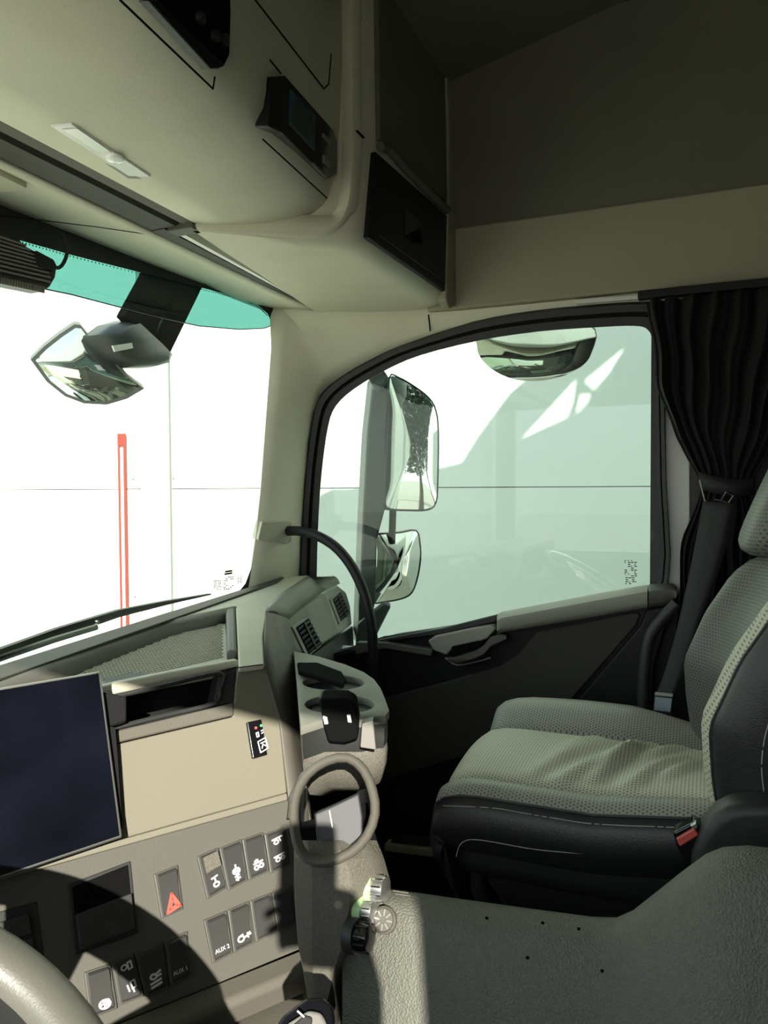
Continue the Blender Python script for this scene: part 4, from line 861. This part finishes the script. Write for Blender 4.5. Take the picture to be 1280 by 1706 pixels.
# ================================================================ PASSENGER SEAT
seat = thing('passenger_seat', 'perforated grey leather passenger seat with black sides', 'seat', (1.2, 0.1, FLOOR_Z))
xs = [(1.004, -0.500), (0.990, -0.470), (0.992, -0.442), (1.004, -0.424), (1.022, -0.413), (1.045, -0.414), (1.060, -0.4235), (1.082, -0.416), (1.14, -0.410), (1.21, -0.409), (1.28, -0.415), (1.318, -0.424), (1.336, -0.4385), (1.352, -0.427), (1.385, -0.408), (1.415, -0.402), (1.448, -0.412), (1.470, -0.440), (1.474, -0.505)]
XS = smooth_path([Vector((a, 0, b)) for a, b in xs], 8)
seg_at = lambda i: i/4.0
slices = [(0.338, -0.075, 0.985), (0.352, -0.050, 0.995), (0.357, -0.032, 1), (0.353, -0.018, 1), (0.340, -0.008, 1), (0.318, -0.002, 1), (0.29, 0.0, 1)] + [(0.28-0.01*k, 0.0, 1) for k in range(44)]
rg = random.Random(11)
def wrinkle(x, y):
    w = 0.0
    for (x0, y0, x1, y1, a, s) in ((1.09, 0.235, 1.27, 0.150, .0045, .013), (1.08, 0.195, 1.24, 0.100, .0065, .011), (1.10, 0.150, 1.29, 0.085, .0070, .010), (1.16, 0.215, 1.31, 0.165, .0040, .010), (1.09, 0.105, 1.22, 0.035, .0060, .011), (1.20, 0.090, 1.31, 0.040, .0045, .009), (1.12, 0.060, 1.20, 0.015, .0045, .009)):
        d = Vector((x1-x0, y1-y0)); t = max(0, min(1, (Vector((x-x0, y-y0)).dot(d))/d.length_squared)); q = Vector((x0, y0))+d*t
        w += 2.0*a*math.exp(-((Vector((x, y))-q).length/s)**2)*math.sin(math.pi*(0.15+0.7*t))
    return w
rowsS = []
for (y, dz, k) in slices:
    row = []
    for i, p in enumerate(XS):
        x = 1.23+(p.x-1.23)*k; z = p.z
        yy = y + 0.045*(x-1.0)*max(0, min(1, (y-0.0)/0.3)) 
        if 1.34 < x: z += 0.012*math.sin(math.pi*max(0, min(1, (y+0.02)/0.40)))*(1 if x < 1.46 else 0) - 0.014*(1 if y < 0.02 else max(0, 1-(y-.02)/.1))
        if 1.06 <= x <= 1.335: z += wrinkle(x, y) + 0.018*max(0, 1-max(0, y)/0.12)*max(0, (1.25-x)/0.2)
        if x < 1.06: z += 0.018*max(0, 1-max(0, y)/0.14)
        if i > 10 and i < len(XS)-10: z += dz
        else: z += dz*0.35
        row.append(Vector((x, yy, z)))
    rowsS.append(row)
def seat_strip(name, i0, i1, m_name):
    mb = MB(); mb.grid([r_[i0:i1+1] for r_ in rowsS]); return mb.build(name, m_name, seat, angle=80, solid=0.002)
seat_strip('cushion_skirt', 0, 24, 'leather_black'); seat_strip('cushion_bolster', 24, 48, 'leather_mid'); seat_strip('cushion_centre', 48, 96, 'leather_light'); seat_strip('cushion_bolster', 96, 128, 'leather_mid'); seat_strip('cushion_skirt', 128, len(XS)-1, 'leather_black')
fb = rowsS[0]; m_ = MB(); m_.add(fb + [Vector((p.x, p.y-0.02, -0.57)) for p in fb], [[i, i+1, len(fb)+i+1, len(fb)+i] for i in range(len(fb)-1)]); m_.build('front_apron', 'leather_black', seat, angle=80)
m_ = MB(); m_.box((1.235, 0.07, -0.50), (0.232, 0.265, 0.045)); m_.build('cushion_core', 'leather_black', seat, bevel=0.03, seg=3)
for pts, m2 in (([rowsS[k][24] for k in range(3, 50)], 'leather_black'), ([rowsS[k][48] for k in range(2, 50)], 'leather_black'), ([rowsS[k][96] for k in range(2, 50)], 'leather_black')):
    m_ = MB(); m_.tube([p+VZ*0.0005 for p in pts], 0.0022, 6); m_.build('seam', m2, seat)
def stitches(path, n, name='stitching'):
    P_ = smooth_path(path, 12); m_ = MB(); L = len(P_)
    for k in range(n):
        a = P_[int((k+0.2)/n*(L-1))]; b = P_[min(L-1, int((k+0.75)/n*(L-1))+1)]
        if (b-a).length > 1e-5: m_.tube([a, b], 0.0006, 5)
    m_.build(name, 'stitch', seat)
stitches([rowsS[k][20] + Vector((-0.003, 0, 0.001)) for k in range(4, 50, 4)], 46)
stitches([Vector((0.9905, 0.32, -0.505)), Vector((0.9905, 0.30, -0.478)), Vector((0.9895, 0.2, -0.474)), Vector((0.9895, 0.05, -0.458))], 30)
# pedestal: black housing, bellows folds, frame bracket
m_ = MB(); m_.prism([Vector((1.012, 0.30, -0.49)), Vector((1.012, 0.285, -0.545)), Vector((1.012, 0.24, -0.60)), Vector((1.012, -0.25, -0.60)), Vector((1.012, -0.25, -0.44)), Vector((1.012, 0.0, -0.455))], (0.44, 0, 0)); m_.build('seat_pan', 'leather_black', seat, bevel=0.012, seg=3)
m_ = MB(); m_.loft([[Vector((x, y, z)) for x, y in ((1.03+k, 0.27-k), (1.44-k, 0.27-k), (1.44-k, -0.22), (1.03+k, -0.22))] for z, k in ((-0.60, 0.0), (-0.615, 0.012), (-0.64, -0.004), (-0.66, 0.014), (-0.69, -0.004), (-0.71, 0.014), (-0.74, -0.002), (-0.77, 0.016), (-0.80, 0.0), (-0.95, 0.02))]); m_.build('bellows', 'rubber', seat, bevel=0.005)
m_ = MB(); m_.tube(smooth_path([Vector((1.02, 0.315, -0.51)), Vector((1.02, 0.335, -0.55)), Vector((1.02, 0.33, -0.60)), Vector((1.02, 0.30, -0.64))], 4), 0.008, 8); m_.build('adjuster_bar', 'black_gloss', seat)
m_ = MB(); m_.tube([Vector((1.02, 0.30, -0.50)), Vector((1.02, 0.298, -0.56)), Vector((1.025, 0.27, -0.63))], [0.008, 0.011, 0.007], 8); m_.build('bracket', 'dark_plastic', seat)
for z in (-0.585, -0.612):
    m_ = MB(); m_.tube([Vector((1.010, 0.26, z)), Vector((1.008, 0.15, z-0.004)), Vector((1.010, -0.05, z+0.004))], 0.0025, 6); m_.build('piping', 'black_gloss', seat)
# backrest
Yb = [(-0.50, -0.03), (-0.43, -0.012), (-0.36, -0.001), (-0.296, 0.003), (-0.213, -0.030), (-0.147, -0.070), (-0.08, -0.112)]
bx_ = [(1.03, -0.17), (1.000, -0.145), (0.992, -0.10), (0.994, -0.045), (1.004, -0.016), (1.018, -0.002), (1.045, 0.008), (1.075, 0.006), (1.096, -0.004), (1.106, -0.014), (1.15, -0.022), (1.23, -0.026), (1.30, -0.018), (1.35, 0.006), (1.385, 0.034), (1.405, 0.040), (1.428, 0.030), (1.445, -0.01), (1.446, -0.10), (1.43, -0.17)]
BX = smooth_path([Vector((a, b, 0)) for a, b in bx_], 4); rowsB = []
for k in range(23):
    z = lerp(-0.47, -0.107, k/22); s_ = 1.0; dy = 0.0
    e = max(0, (z+0.150)/0.043); 
    row = []
    for p in BX:
        x = p.x; sh = 0.0
        if e > 0: x = 1.22+(p.x-1.22)*(1-0.10*e*e); sh = -0.022*e**3
        far_pinch = 0.0
        row.append(Vector((x, interp(Yb, z) + p.y*(1-0.25*e) + sh, z)))
    rowsB.append(row)
def back_strip(name, i0, i1, m_name):
    mb = MB(); mb.grid([r_[i0:i1+1] for r_ in rowsB]); return mb.build(name, m_name, seat, angle=80, solid=0.002)
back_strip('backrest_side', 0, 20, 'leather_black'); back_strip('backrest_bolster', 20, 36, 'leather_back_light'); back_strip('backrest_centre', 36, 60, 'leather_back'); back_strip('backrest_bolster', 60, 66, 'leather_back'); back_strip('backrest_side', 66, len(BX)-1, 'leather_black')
tr_ = rowsB[-1]; m_ = MB(); m_.add(tr_ + [Vector((lerp(1.23, p.x, 0.9), p.y-0.03, p.z+0.004)) for p in tr_], [[i, i+1, len(tr_)+i+1, len(tr_)+i] for i in range(len(tr_)-1)]); m_.build('backrest_top', 'leather_black', seat)
m_ = MB(); m_.tube([p+VZ*0.001 for p in tr_[16:70]], 0.0030, 6); m_.build('piping', 'leather_black', seat)
for i in (20, 36):
    m_ = MB(); m_.tube([r_[i]+VY*0.0006 for r_ in rowsB], 0.002, 6); m_.build('seam', 'leather_black', seat)
stitches([r_[11] + Vector((-0.0015, 0.001, 0)) for r_ in rowsB[::3]], 34)
m_ = MB(); m_.box((1.225, -0.16, -0.29), (0.20, 0.06, 0.19)); m_.build('backrest_core', 'leather_black', seat, bevel=0.03)
# headrest
m_ = MB(); hr = []
for (z, y0, w) in ((-0.098, -0.055, 0.110), (-0.092, -0.040, 0.128), (-0.075, -0.040, 0.136), (-0.03, -0.058, 0.140), (0.03, -0.082, 0.138), (0.075, -0.105, 0.128), (0.092, -0.125, 0.105)):
    hr.append([Vector((1.25+w*a, y0+b, z)) for a, b in ((-1.0, -0.10), (-1.02, -0.06), (-1.0, -0.02), (-0.88, 0.0), (-0.4, 0.006), (0.4, 0.006), (0.88, 0.0), (1.0, -0.02), (1.02, -0.06), (1.0, -0.10))])
m_.loft(hr); m_.build('headrest', 'leather_back', seat, sub=1, angle=80)
for x in (1.19, 1.31):
    m_ = MB(); m_.tube([Vector((x, -0.12, -0.16)), Vector((x, -0.11, -0.085))], 0.006, 8); m_.build('headrest_post', 'dark_plastic', seat)
# recliner cover and buckle
m_ = MB(); m_.prism(dpx([(1148, 1480), (1152, 1425), (1166, 1388), (1190, 1360), (1215, 1347), (1240, 1342), (1290, 1342), (1400, 1380), (1400, 1490)], 0.945), (0.055, 0, 0)); m_.build('recliner_cover', 'dark_plastic', seat, bevel=0.014, seg=4)
bk = thing('belt_buckle', 'black seat belt buckle with red button beside the passenger seat', 'buckle', onX(1145, 1440, 0.965))
m_ = MB(); m_.prism(dpx([(1121, 1388), (1158, 1369), (1170, 1384), (1176, 1440), (1146, 1445), (1128, 1412)], 0.958), (0.025, 0, 0)); m_.build('buckle_body', 'black_gloss', bk, bevel=0.003)
m_ = MB(); m_.prism(dpx([(1126, 1398), (1157, 1380), (1165, 1392), (1133, 1412)], 0.954), (0.01, 0, 0)); m_.build('release_button', 'red_button', bk, bevel=0.002)
m_ = MB(); m_.prism(dpx([(1150, 1376), (1160, 1371), (1163, 1380), (1157, 1383)], 0.955), (0.01, 0, 0)); m_.build('buckle_tip', 'silver', bk, bevel=0.001)

# seat belt
sbt = thing('seat_belt', 'dark grey seat belt strap running down beside the seat back', 'seat belt', onX(1105, 1210, 1.5))
bl_ = [(1172, 835), (1160, 900), (1147, 965), (1128, 1050), (1108, 1120), (1092, 1160)]; br_ = [(1228, 838), (1214, 900), (1192, 970), (1163, 1050), (1140, 1120), (1123, 1162)]
def brow(ps, dx): return smooth_path([onX(x, y, 1.50+dx) for x, y in ps], 4)
A_, B_ = brow(bl_, 0.005), brow(br_, -0.005)
m_ = MB(); m_.grid([A_, [a.lerp(b, .3)+Vector((-0.003, 0, 0)) for a, b in zip(A_, B_)], [a.lerp(b, .7)+Vector((-0.003, 0, 0)) for a, b in zip(A_, B_)], B_]); m_.build('strap', 'webbing', sbt, solid=0.002)
m_ = MB(); m_.prism(dpx([(1091, 1155), (1122, 1158), (1119, 1192), (1088, 1188)], 1.490), (0.014, 0, 0)); lt = m_.build('latch_plate', 'dark_plastic', sbt, bevel=0.002)
m_ = MB(); m_.prism(dpx([(1092, 1153), (1122, 1156), (1121, 1161), (1091, 1158)], 1.486), (0.004, 0, 0)); m_.build('latch_bar', 'silver', lt)
m_ = MB(); m_.prism(dpx([(1092, 1161), (1120, 1164), (1117, 1186), (1090, 1183)], 1.488), (0.002, 0, 0)); m_.build('latch_label', 'label_blue', lt)
m_ = MB(); m_.prism(dpx([(1090, 1190), (1120, 1194), (1126, 1240), (1090, 1240)], 1.497), (0.006, 0, 0)); m_.build('lower_strap', 'webbing', sbt, bevel=0.001)

# curtain
cu = thing('curtain', 'black pleated curtain gathered with a tie beside the door window', 'curtain', (1.6, 0.0, -0.3))
def cleft(z): return interp([(-0.40, 0.04), (-0.30, 0.062), (-0.18, 0.060), (-0.10, 0.052), (-0.06, 0.040), (-0.01, 0.022), (0.02, 0.024), (0.10, 0.072), (0.20, 0.102), (0.30, 0.114), (0.366, 0.122)], z)
def cright(z): return interp([(-0.40, -0.09), (-0.20, -0.08), (-0.08, -0.075), (-0.01, -0.065), (0.02, -0.07), (0.10, -0.11), (0.20, -0.15), (0.366, -0.20)], z)
m_ = MB(); rows = []; NS = 110
for k in range(46):
    z = lerp(0.366, -0.40, k/45); row = []
    g = interp([(-0.4, 0.8), (-0.2, 0.6), (0.0, 0.25), (0.05, 0.35), (0.2, 0.9), (0.366, 1.0)], z)
    for i in range(NS+1):
        s_ = i/NS; y = lerp(cleft(z), cright(z), s_)
        ph = 2*math.pi*(9*s_ + 0.5*math.sin(5*s_) + 0.25*math.sin(3.0*z+7*s_)); x = 1.605 + 0.016*g*math.sin(ph) + 0.006*g*math.sin(2.3*ph+1) - 0.010*(1-g)*math.cos(math.pi*(s_-0.5))
        row.append(Vector((x, y + 0.003*math.sin(40*z+9*s_), z)))
    rows.append(row)
m_.grid(rows); m_.build('cloth', 'fabric_black', cu, angle=80, solid=0.0015)
m_ = MB(); pth = [Vector((1.59, 0.026, 0.012)), Vector((1.577, -0.005, 0.002)), Vector((1.58, -0.04, -0.004)), Vector((1.60, -0.072, 0.0))]
P_ = smooth_path(pth, 5); m_.grid([[p+VZ*0.016 for p in P_], [p+Vector((-0.002, 0, 0)) for p in P_], [p-VZ*0.016 for p in P_]]); m_.build('tie_band', 'webbing', cu, solid=0.002)
m_ = MB(); m_.tube([onX(x, y, 1.562) for x, y in [(1190, 832), (1201, 834), (1210, 820), (1222, 826), (1214, 838), (1203, 834)]], 0.0016, 6); m_.build('tie_hook', 'silver', cu)
m_ = MB(); m_.tube([onX(x, y, 1.566) for x, y in [(1166, 800), (1174, 832), (1180, 846)]], 0.0012, 6); m_.build('tie_cord', 'stitch', cu)
m_ = MB(); m_.box((1.615, -0.22, 0.378), (0.012, 0.36, 0.008)); m_.build('rail', 'black_plastic', cu, bevel=0.002)

# grab handle on the windscreen pillar
gh = thing('grab_handle', 'dark curved grab rail running from pillar mount down behind the vents', 'grab handle', onX(620, 1110, 1.52))
m_ = MB(); m_.prism([WSp(437, 868, -0.03), onX(482, 867, 1.58), onX(486, 872, 1.58), onX(486, 903, 1.58), onX(478, 906, 1.58), WSp(430, 900, -0.03)], (0.05, 0.05, 0)); m_.build('mount', 'dash_top', gh, bevel=0.004)
pth = [(476, 885), (500, 885), (530, 893), (560, 912), (585, 942), (604, 980), (615, 1020), (621, 1065), (621, 1130), (621, 1180)]
m_ = MB(); P_ = smooth_path([onX(x, y, 1.575-0.055*min(1, k/6)) for k, (x, y) in enumerate(pth)], 5); m_.tube(P_, 0.0115, 12); m_.build('rail', 'black_plastic', gh)

# ================================================================ MIRRORS AND WIPER OUTSIDE
def convex(mb, pts, n, bulge_, rings=7, flip=False):
    """a domed sheet over an outline"""
    c = sum(pts, Vector())/len(pts); R_ = []
    for k in range(rings):
        t = 1-k/(rings-1)
        R_.append([c+(p-c)*t + n*(bulge_*(1-t*t)) for p in pts])
    mb.loft(R_, cap=False)
def dense(pts, closed=True, n=4): return smooth_path(pts, n, closed)
sm = thing('door_mirror', 'large flat door mirror above a smaller wide angle mirror, outside passenger window', 'mirror', onX(600, 1065, 1.86))
mn = Vector((-0.56, -0.83, 0.0)).normalized()
MF = Frame(onX(685, 740, 1.97), VZ.cross(mn), VZ)
q = [(647, 628), (662, 627), (690, 643), (714, 662), (726, 684), (730, 722), (729, 800), (726, 838), (712, 851), (680, 852), (648, 850), (640, 838), (641, 790), (645, 700)]
P_ = [MF.px(x, y) for x, y in q]; cc = sum(P_, Vector())/len(P_)
m_ = MB(); convex(m_, [cc+(p-cc)*0.965 + mn*0.004 for p in dense(P_, True, 3)], mn, 0.0042); m_.build('main_mirror', 'mirror', sm, angle=180)
m_ = MB(); m_.tube([cc+(p-cc)*0.985 + mn*0.004 for p in dense(P_, True, 3)], 0.0022, 8, closed=True); m_.build('mirror_rim', 'rubber', sm)
m_ = MB(); m_.loft([[cc+(p-cc)*k - mn*d for p in P_] for k, d in ((0.97, -0.003), (1.0, 0.0), (1.0, 0.02), (0.92, 0.05), (0.7, 0.075))]); m_.build('main_housing', 'mirror_shell', sm, angle=50)
ap_ = [(622, 628), (634, 617), (649, 628), (646, 700), (642, 850), (634, 880), (629, 900), (627, 1000), (618, 1040), (606, 1075), (596, 1075), (599, 1000), (605, 850), (612, 720)]
m_ = MB(); P_ = [onX(x, y, 1.90) for x, y in ap_]; m_.prism(P_, (0.07, 0.05, 0)); m_.build('mirror_arm', 'mirror_shell', sm, bevel=0.008, seg=3)
m_ = MB(); m_.prism([onX(x, y, 1.88) for x, y in [(610, 622), (632, 606), (648, 628), (634, 652), (622, 648)]], (0.05, 0.02, 0)); m_.build('upper_bracket', 'mirror_shell', sm, bevel=0.006)
m_ = MB(); m_.tube([MF.px(655, 846, -0.03), MF.px(653, 905, -0.03)], 0.010, 10); m_.build('link_post', 'rubber', sm)
m_ = MB(); m_.prism([onX(x, y, 1.86) for x, y in [(596, 1040), (640, 1005), (652, 1010), (612, 1090), (590, 1095)]], (0.05, 0.02, 0)); m_.build('lower_bracket', 'mirror_shell', sm, bevel=0.006)
wn = (mn + Vector((-0.15, 0.0, -0.10))).normalized(); WF = Frame(onX(662, 945, 1.97), VZ.cross(wn), VZ)
q = [(626, 892), (640, 889), (668, 887), (694, 884), (700, 905), (701, 930), (696, 962), (686, 988), (668, 998), (640, 1003), (622, 1004), (617, 985), (618, 950), (621, 915)]
P_ = dense([WF.px(x, y) for x, y in q], True, 3)
m_ = MB(); convex(m_, P_, wn, 0.020); m_.build('wide_mirror', 'mirror', sm, angle=180)
m_ = MB(); m_.tube([p + wn*0.001 for p in P_], 0.0018, 8, closed=True); m_.build('mirror_rim', 'rubber', sm)
cc = sum(P_, Vector())/len(P_); m_ = MB(); m_.loft([[cc+(p-cc)*k - wn*d for p in P_] for k, d in ((1.0, 0.001), (1.02, 0.004), (1.0, 0.02), (0.75, 0.06))]); m_.build('wide_housing', 'mirror_shell', sm, angle=50)

km = thing('kerb_mirror', 'domed kerb mirror hanging above the passenger window outside', 'mirror', onX(890, 545, 1.92))
kn = Vector((-0.74, -0.14, -0.62)).normalized(); KF = Frame(onX(890, 590, 1.92), VZ.cross(kn), VZ)
q = [(795, 548), (796, 575), (802, 597), (826, 619), (862, 633), (905, 634), (945, 624), (972, 608), (985, 588), (991, 550), (940, 530), (850, 530)]
P_ = dense([KF.px(x, y) for x, y in q], True, 3); m_ = MB(); convex(m_, P_, kn, 0.032); m_.build('domed_glass', 'mirror', km, angle=180)
cc = sum(P_, Vector())/len(P_); m_ = MB(); m_.loft([[cc+(p-cc)*k - kn*d for p in P_] for k, d in ((1.0, 0.0), (1.015, 0.003), (1.0, 0.015), (0.8, 0.045), (0.4, 0.06))]); m_.build('shell', 'mirror_shell', km, angle=50)
m_ = MB(); m_.tube([cc - kn*0.05, cc - kn*0.05 + Vector((-0.06, 0, 0.16)), cc + Vector((-0.13, 0, 0.20))], 0.016, 10); m_.build('arm', 'mirror_shell', km)

fm = thing('front_mirror', 'grey framed front mirror on a black double arm ahead of the windscreen', 'mirror', onY(280, 480, 1.2))
fn = (Vector((-0.62, -0.72, -0.30))).normalized(); FF = Frame(onY(145, 610, 1.24), VZ.cross(fn), VZ)
q = [(51, 599), (72, 578), (100, 556), (124, 540), (134, 541), (160, 574), (190, 600), (214, 628), (240, 647), (212, 664), (178, 674), (140, 672), (108, 660), (78, 636)]
P_ = [FF.px(x, y) for x, y in q]; cc = sum(P_, Vector())/len(P_)
m_ = MB(); convex(m_, [cc+(p-cc)*0.96 for p in P_], fn, 0.022); m_.build('mirror_glass', 'mirror', fm, angle=180)
m_ = MB(); m_.loft([[cc+(p-cc)*k - fn*d + Vector((0, 0, u_)) for p in P_] for k, d, u_ in ((0.955, -0.002, 0), (1.0, -0.002, 0), (1.01, 0.006, 0), (1.0, 0.02, 0.004), (0.8, 0.05, 0.01))]); m_.build('mirror_housing', 'switch_edge', fm, angle=40)
m_ = MB(); P2 = [onY(x, y, 1.19) for x, y in [(162, 558), (186, 540), (214, 532), (262, 576), (277, 592), (272, 606), (250, 612), (206, 612), (180, 592)]]; c2_ = sum(P2, Vector())/len(P2)
m_.loft([[c2_+(p-c2_)*k + VY*d for p in P2] for k, d in ((0.75, -0.035), (0.95, -0.022), (1.0, 0.0), (1.0, 0.04), (0.8, 0.06))]); kb = m_.build('knuckle', 'mirror_shell', fm, angle=60)
m_ = MB(); m_.prism([onY(x, y, 1.152) for x, y in [(188, 576), (220, 571), (222, 580), (192, 586)]], (0, 0.004, 0)); m_.build('knuckle_tag', 'print_white', kb)
m_ = MB(); m_.prism([onY(x, y, 1.16) for x, y in [(262, 430), (314, 440), (266, 540), (258, 574), (210, 526)]], (0, 0.03, 0)); m_.build('arm', 'recess_black', fm, bevel=0.004)
m_ = MB(); m_.prism([onY(x, y, 1.16) for x, y in [(316, 440), (352, 450), (285, 588), (277, 586), (262, 560)]], (0, 0.03, 0)); m_.build('arm', 'recess_black', fm, bevel=0.004)
m_ = MB(); m_.prism([onY(x, y, 1.165) for x, y in [(268, 520), (282, 526), (262, 566), (250, 556)]], (0, 0.02, 0)); m_.build('arm_web', 'mirror_shell', fm)

wi = thing('wiper', 'black windscreen wiper resting along the lower windscreen', 'wiper', onY(100, 1060, 1.05))
m_ = MB(); A_ = [onY(x, y, 1.05) for x, y in [(-60, 1102), (0, 1082), (100, 1046), (200, 1016), (280, 1001), (352, 989)]]; m_.loft([[p, p+VY*0.012, p+Vector((0, 0.012, -w)), p+Vector((0, 0, -w))] for p, w in zip(A_, (.02, .018, .018, .014, .008, .003))]); m_.build('blade', 'rubber', wi)
m_ = MB(); m_.tube([onY(x, y, 1.04) for x, y in [(-60, 1118), (20, 1090), (90, 1066), (160, 1045)]], 0.006, 8); m_.build('arm', 'black_gloss', wi)
m_ = MB(); m_.lathe([(0.004, 0), (0.004, 0.006)], onY(160, 1037, 1.045), (0, -1, 0), 10); m_.build('rivet', 'chrome', wi)
m_ = MB(); m_.prism([Vector((-0.3, 1.01, -0.285)), Vector((1.62, 0.95, -0.262)), Vector((1.66, 1.02, -0.29)), Vector((1.5, 1.16, -0.33)), Vector((-0.3, 1.2, -0.35))], (0, 0, -0.03)); tag(struct(m_.build('cowl', 'painted_white', bevel=0.004)), 'white cowl panel below the windscreen outside')

rd = thing('sensor_box', 'dark ribbed sensor box at the upper left of the windscreen', 'sensor', WSp(20, 430, -0.03))
bxp = [(-60, 366), (0, 388), (30, 402), (62, 420), (84, 436), (95, 448), (93, 462), (84, 478), (70, 487), (0, 473), (-60, 458)]
P_ = [WSp(x, y, -0.035) for x, y in bxp]; m_ = MB(); m_.prism(P_, (0, 0.025, 0)); bo = m_.build('housing', 'dark_plastic', rd, bevel=0.003)
for k in range(9):
    t = (k+0.5)/9; a0 = (-60, lerp(372, 440, t)); a1 = (lerp(40, 84, min(1, t*1.3)), lerp(405, 474, t))
    m_ = MB(); m_.tube([WSp(*a0, -0.038), WSp(*a1, -0.038)], 0.0018, 6); m_.build('rib', 'switch_edge', bo)
for k in range(22):
    x = -20+k*4.4; y = 463+k*0.95
    m_ = MB(); m_.box(WSp(x, y, -0.038), (0.0009, 0.002, 0.005)); m_.build('grille_bar', 'switch_edge', bo)
m_ = MB(); m_.prism([WSp(x, y, -0.042) for x, y in [(58, 420), (62, 417), (90, 432), (96, 444), (92, 452), (64, 444)]], (0, 0.02, 0)); m_.build('plug', 'black_plastic', rd, bevel=0.002)
m_ = MB(); m_.tube(smooth_path([WSp(x, y, -0.03) for x, y in [(90, 446), (100, 445), (108, 434), (112, 418), (110, 402), (104, 388)]], 4), 0.003, 8); m_.build('cable', 'rubber', rd)
m_ = MB(); m_.tube(smooth_path([WSp(x, y, -0.02) for x, y in [(-40, 384), (10, 396), (26, 400), (36, 410)]], 4), 0.0035, 8); m_.build('cable', 'rubber', rd)

# ================================================================ PHOTOGRAPHER'S PHONE AND HAND (their shadow falls on the dashboard)
def cp(a, b, c): return RT*a + UP*b + FW*c
ph = thing('smartphone', 'dark smartphone held up by a hand, seen only as a shadow on the dashboard', 'phone', cp(-0.02, -0.14, -0.016))
def rrect(x0, x1, y0, y1, r_, c):
    out = []
    for (cx_, cy_, a0) in ((x1-r_, y1-r_, 0), (x0+r_, y1-r_, 90), (x0+r_, y0+r_, 180), (x1-r_, y0+r_, 270)):
        out += [cp(cx_+r_*math.cos(R(a0+k*22.5)), cy_+r_*math.sin(R(a0+k*22.5)), c) for k in range(5)]
    return out
m_ = MB(); m_.prism(rrect(-0.058, 0.018, -0.143, 0.020, 0.010, -0.014), -FW*0.008); m_.build('phone_body', 'black_gloss', ph, bevel=0.0015)
m_ = MB(); m_.prism(rrect(-0.055, 0.015, -0.140, 0.017, 0.008, -0.0222), -FW*0.0006); m_.build('phone_screen', 'screen', ph)
def skin_mesh(name, chains, mat_, parent):
    """chains: lists of (point, radius); the first point of each later chain is joined to the nearest earlier one"""
    vs, es, rs = [], [], []
    for ch_ in chains:
        prev = None
        for k, (p, r_) in enumerate(ch_):
            if isinstance(p, int): prev = p; continue
            vs.append(p); rs.append(r_); i = len(vs)-1
            if prev is not None: es.append((prev, i))
            prev = i
    me = bpy.data.meshes.new(name); c = sum(vs, Vector())/len(vs); me.from_pydata([v-c for v in vs], es, [])
    o = bpy.data.objects.new(name, me); COL.objects.link(o); o.location = c; me.materials.append(MATS[mat_])
    bpy.context.view_layer.objects.active = o
    sk = o.modifiers.new('skin', 'SKIN'); sk.use_smooth_shade = True
    for i, r_ in enumerate(rs):
        d = me.skin_vertices[0].data[i]; d.radius = (r_, r_); d.use_root = (i == 0)
    sb_ = o.modifiers.new('sub', 'SUBSURF'); sb_.levels = 1; sb_.render_levels = 1
    adopt(o, parent); return o
hn = thing('person', 'hand in a dark sleeve holding up the phone, seen only as a shadow', 'person', cp(0.07, -0.42, -0.22))
pal = [(cp(0.050, -0.215, -0.075), 0.026), (cp(0.044, -0.170, -0.052), 0.028), (cp(0.040, -0.125, -0.036), 0.030), (cp(0.036, -0.092, -0.022), 0.024)]
chains = [pal]
for k in range(4):
    b = -0.066-0.021*k; L = (0.95, 1.05, 1.0, 0.82)[k]
    chains.append([(3 if k < 2 else 2, 0), (cp(0.031, b, -0.010), 0.0098), (cp(0.018, b-0.002, 0.001), 0.0092), (cp(0.018-0.045*L, b-0.006, 0.002), 0.0085), (cp(0.018-0.078*L, b-0.012, -0.004), 0.0075), (cp(0.018-0.088*L, b-0.014, -0.018), 0.0062)])
chains.append([(2, 0), (cp(0.030, -0.100, -0.042), 0.013), (cp(0.012, -0.082, -0.040), 0.0105), (cp(-0.006, -0.066, -0.034), 0.0085)])
skin_mesh('hand', chains, 'skin', hn)
skin_mesh('sleeve', [[(cp(0.050, -0.200, -0.068), 0.036), (cp(0.056, -0.26, -0.10), 0.042), (cp(0.066, -0.34, -0.16), 0.048), (cp(0.075, -0.42, -0.23), 0.054), (cp(0.08, -0.43, -0.34), 0.058)]], 'sleeve', hn)
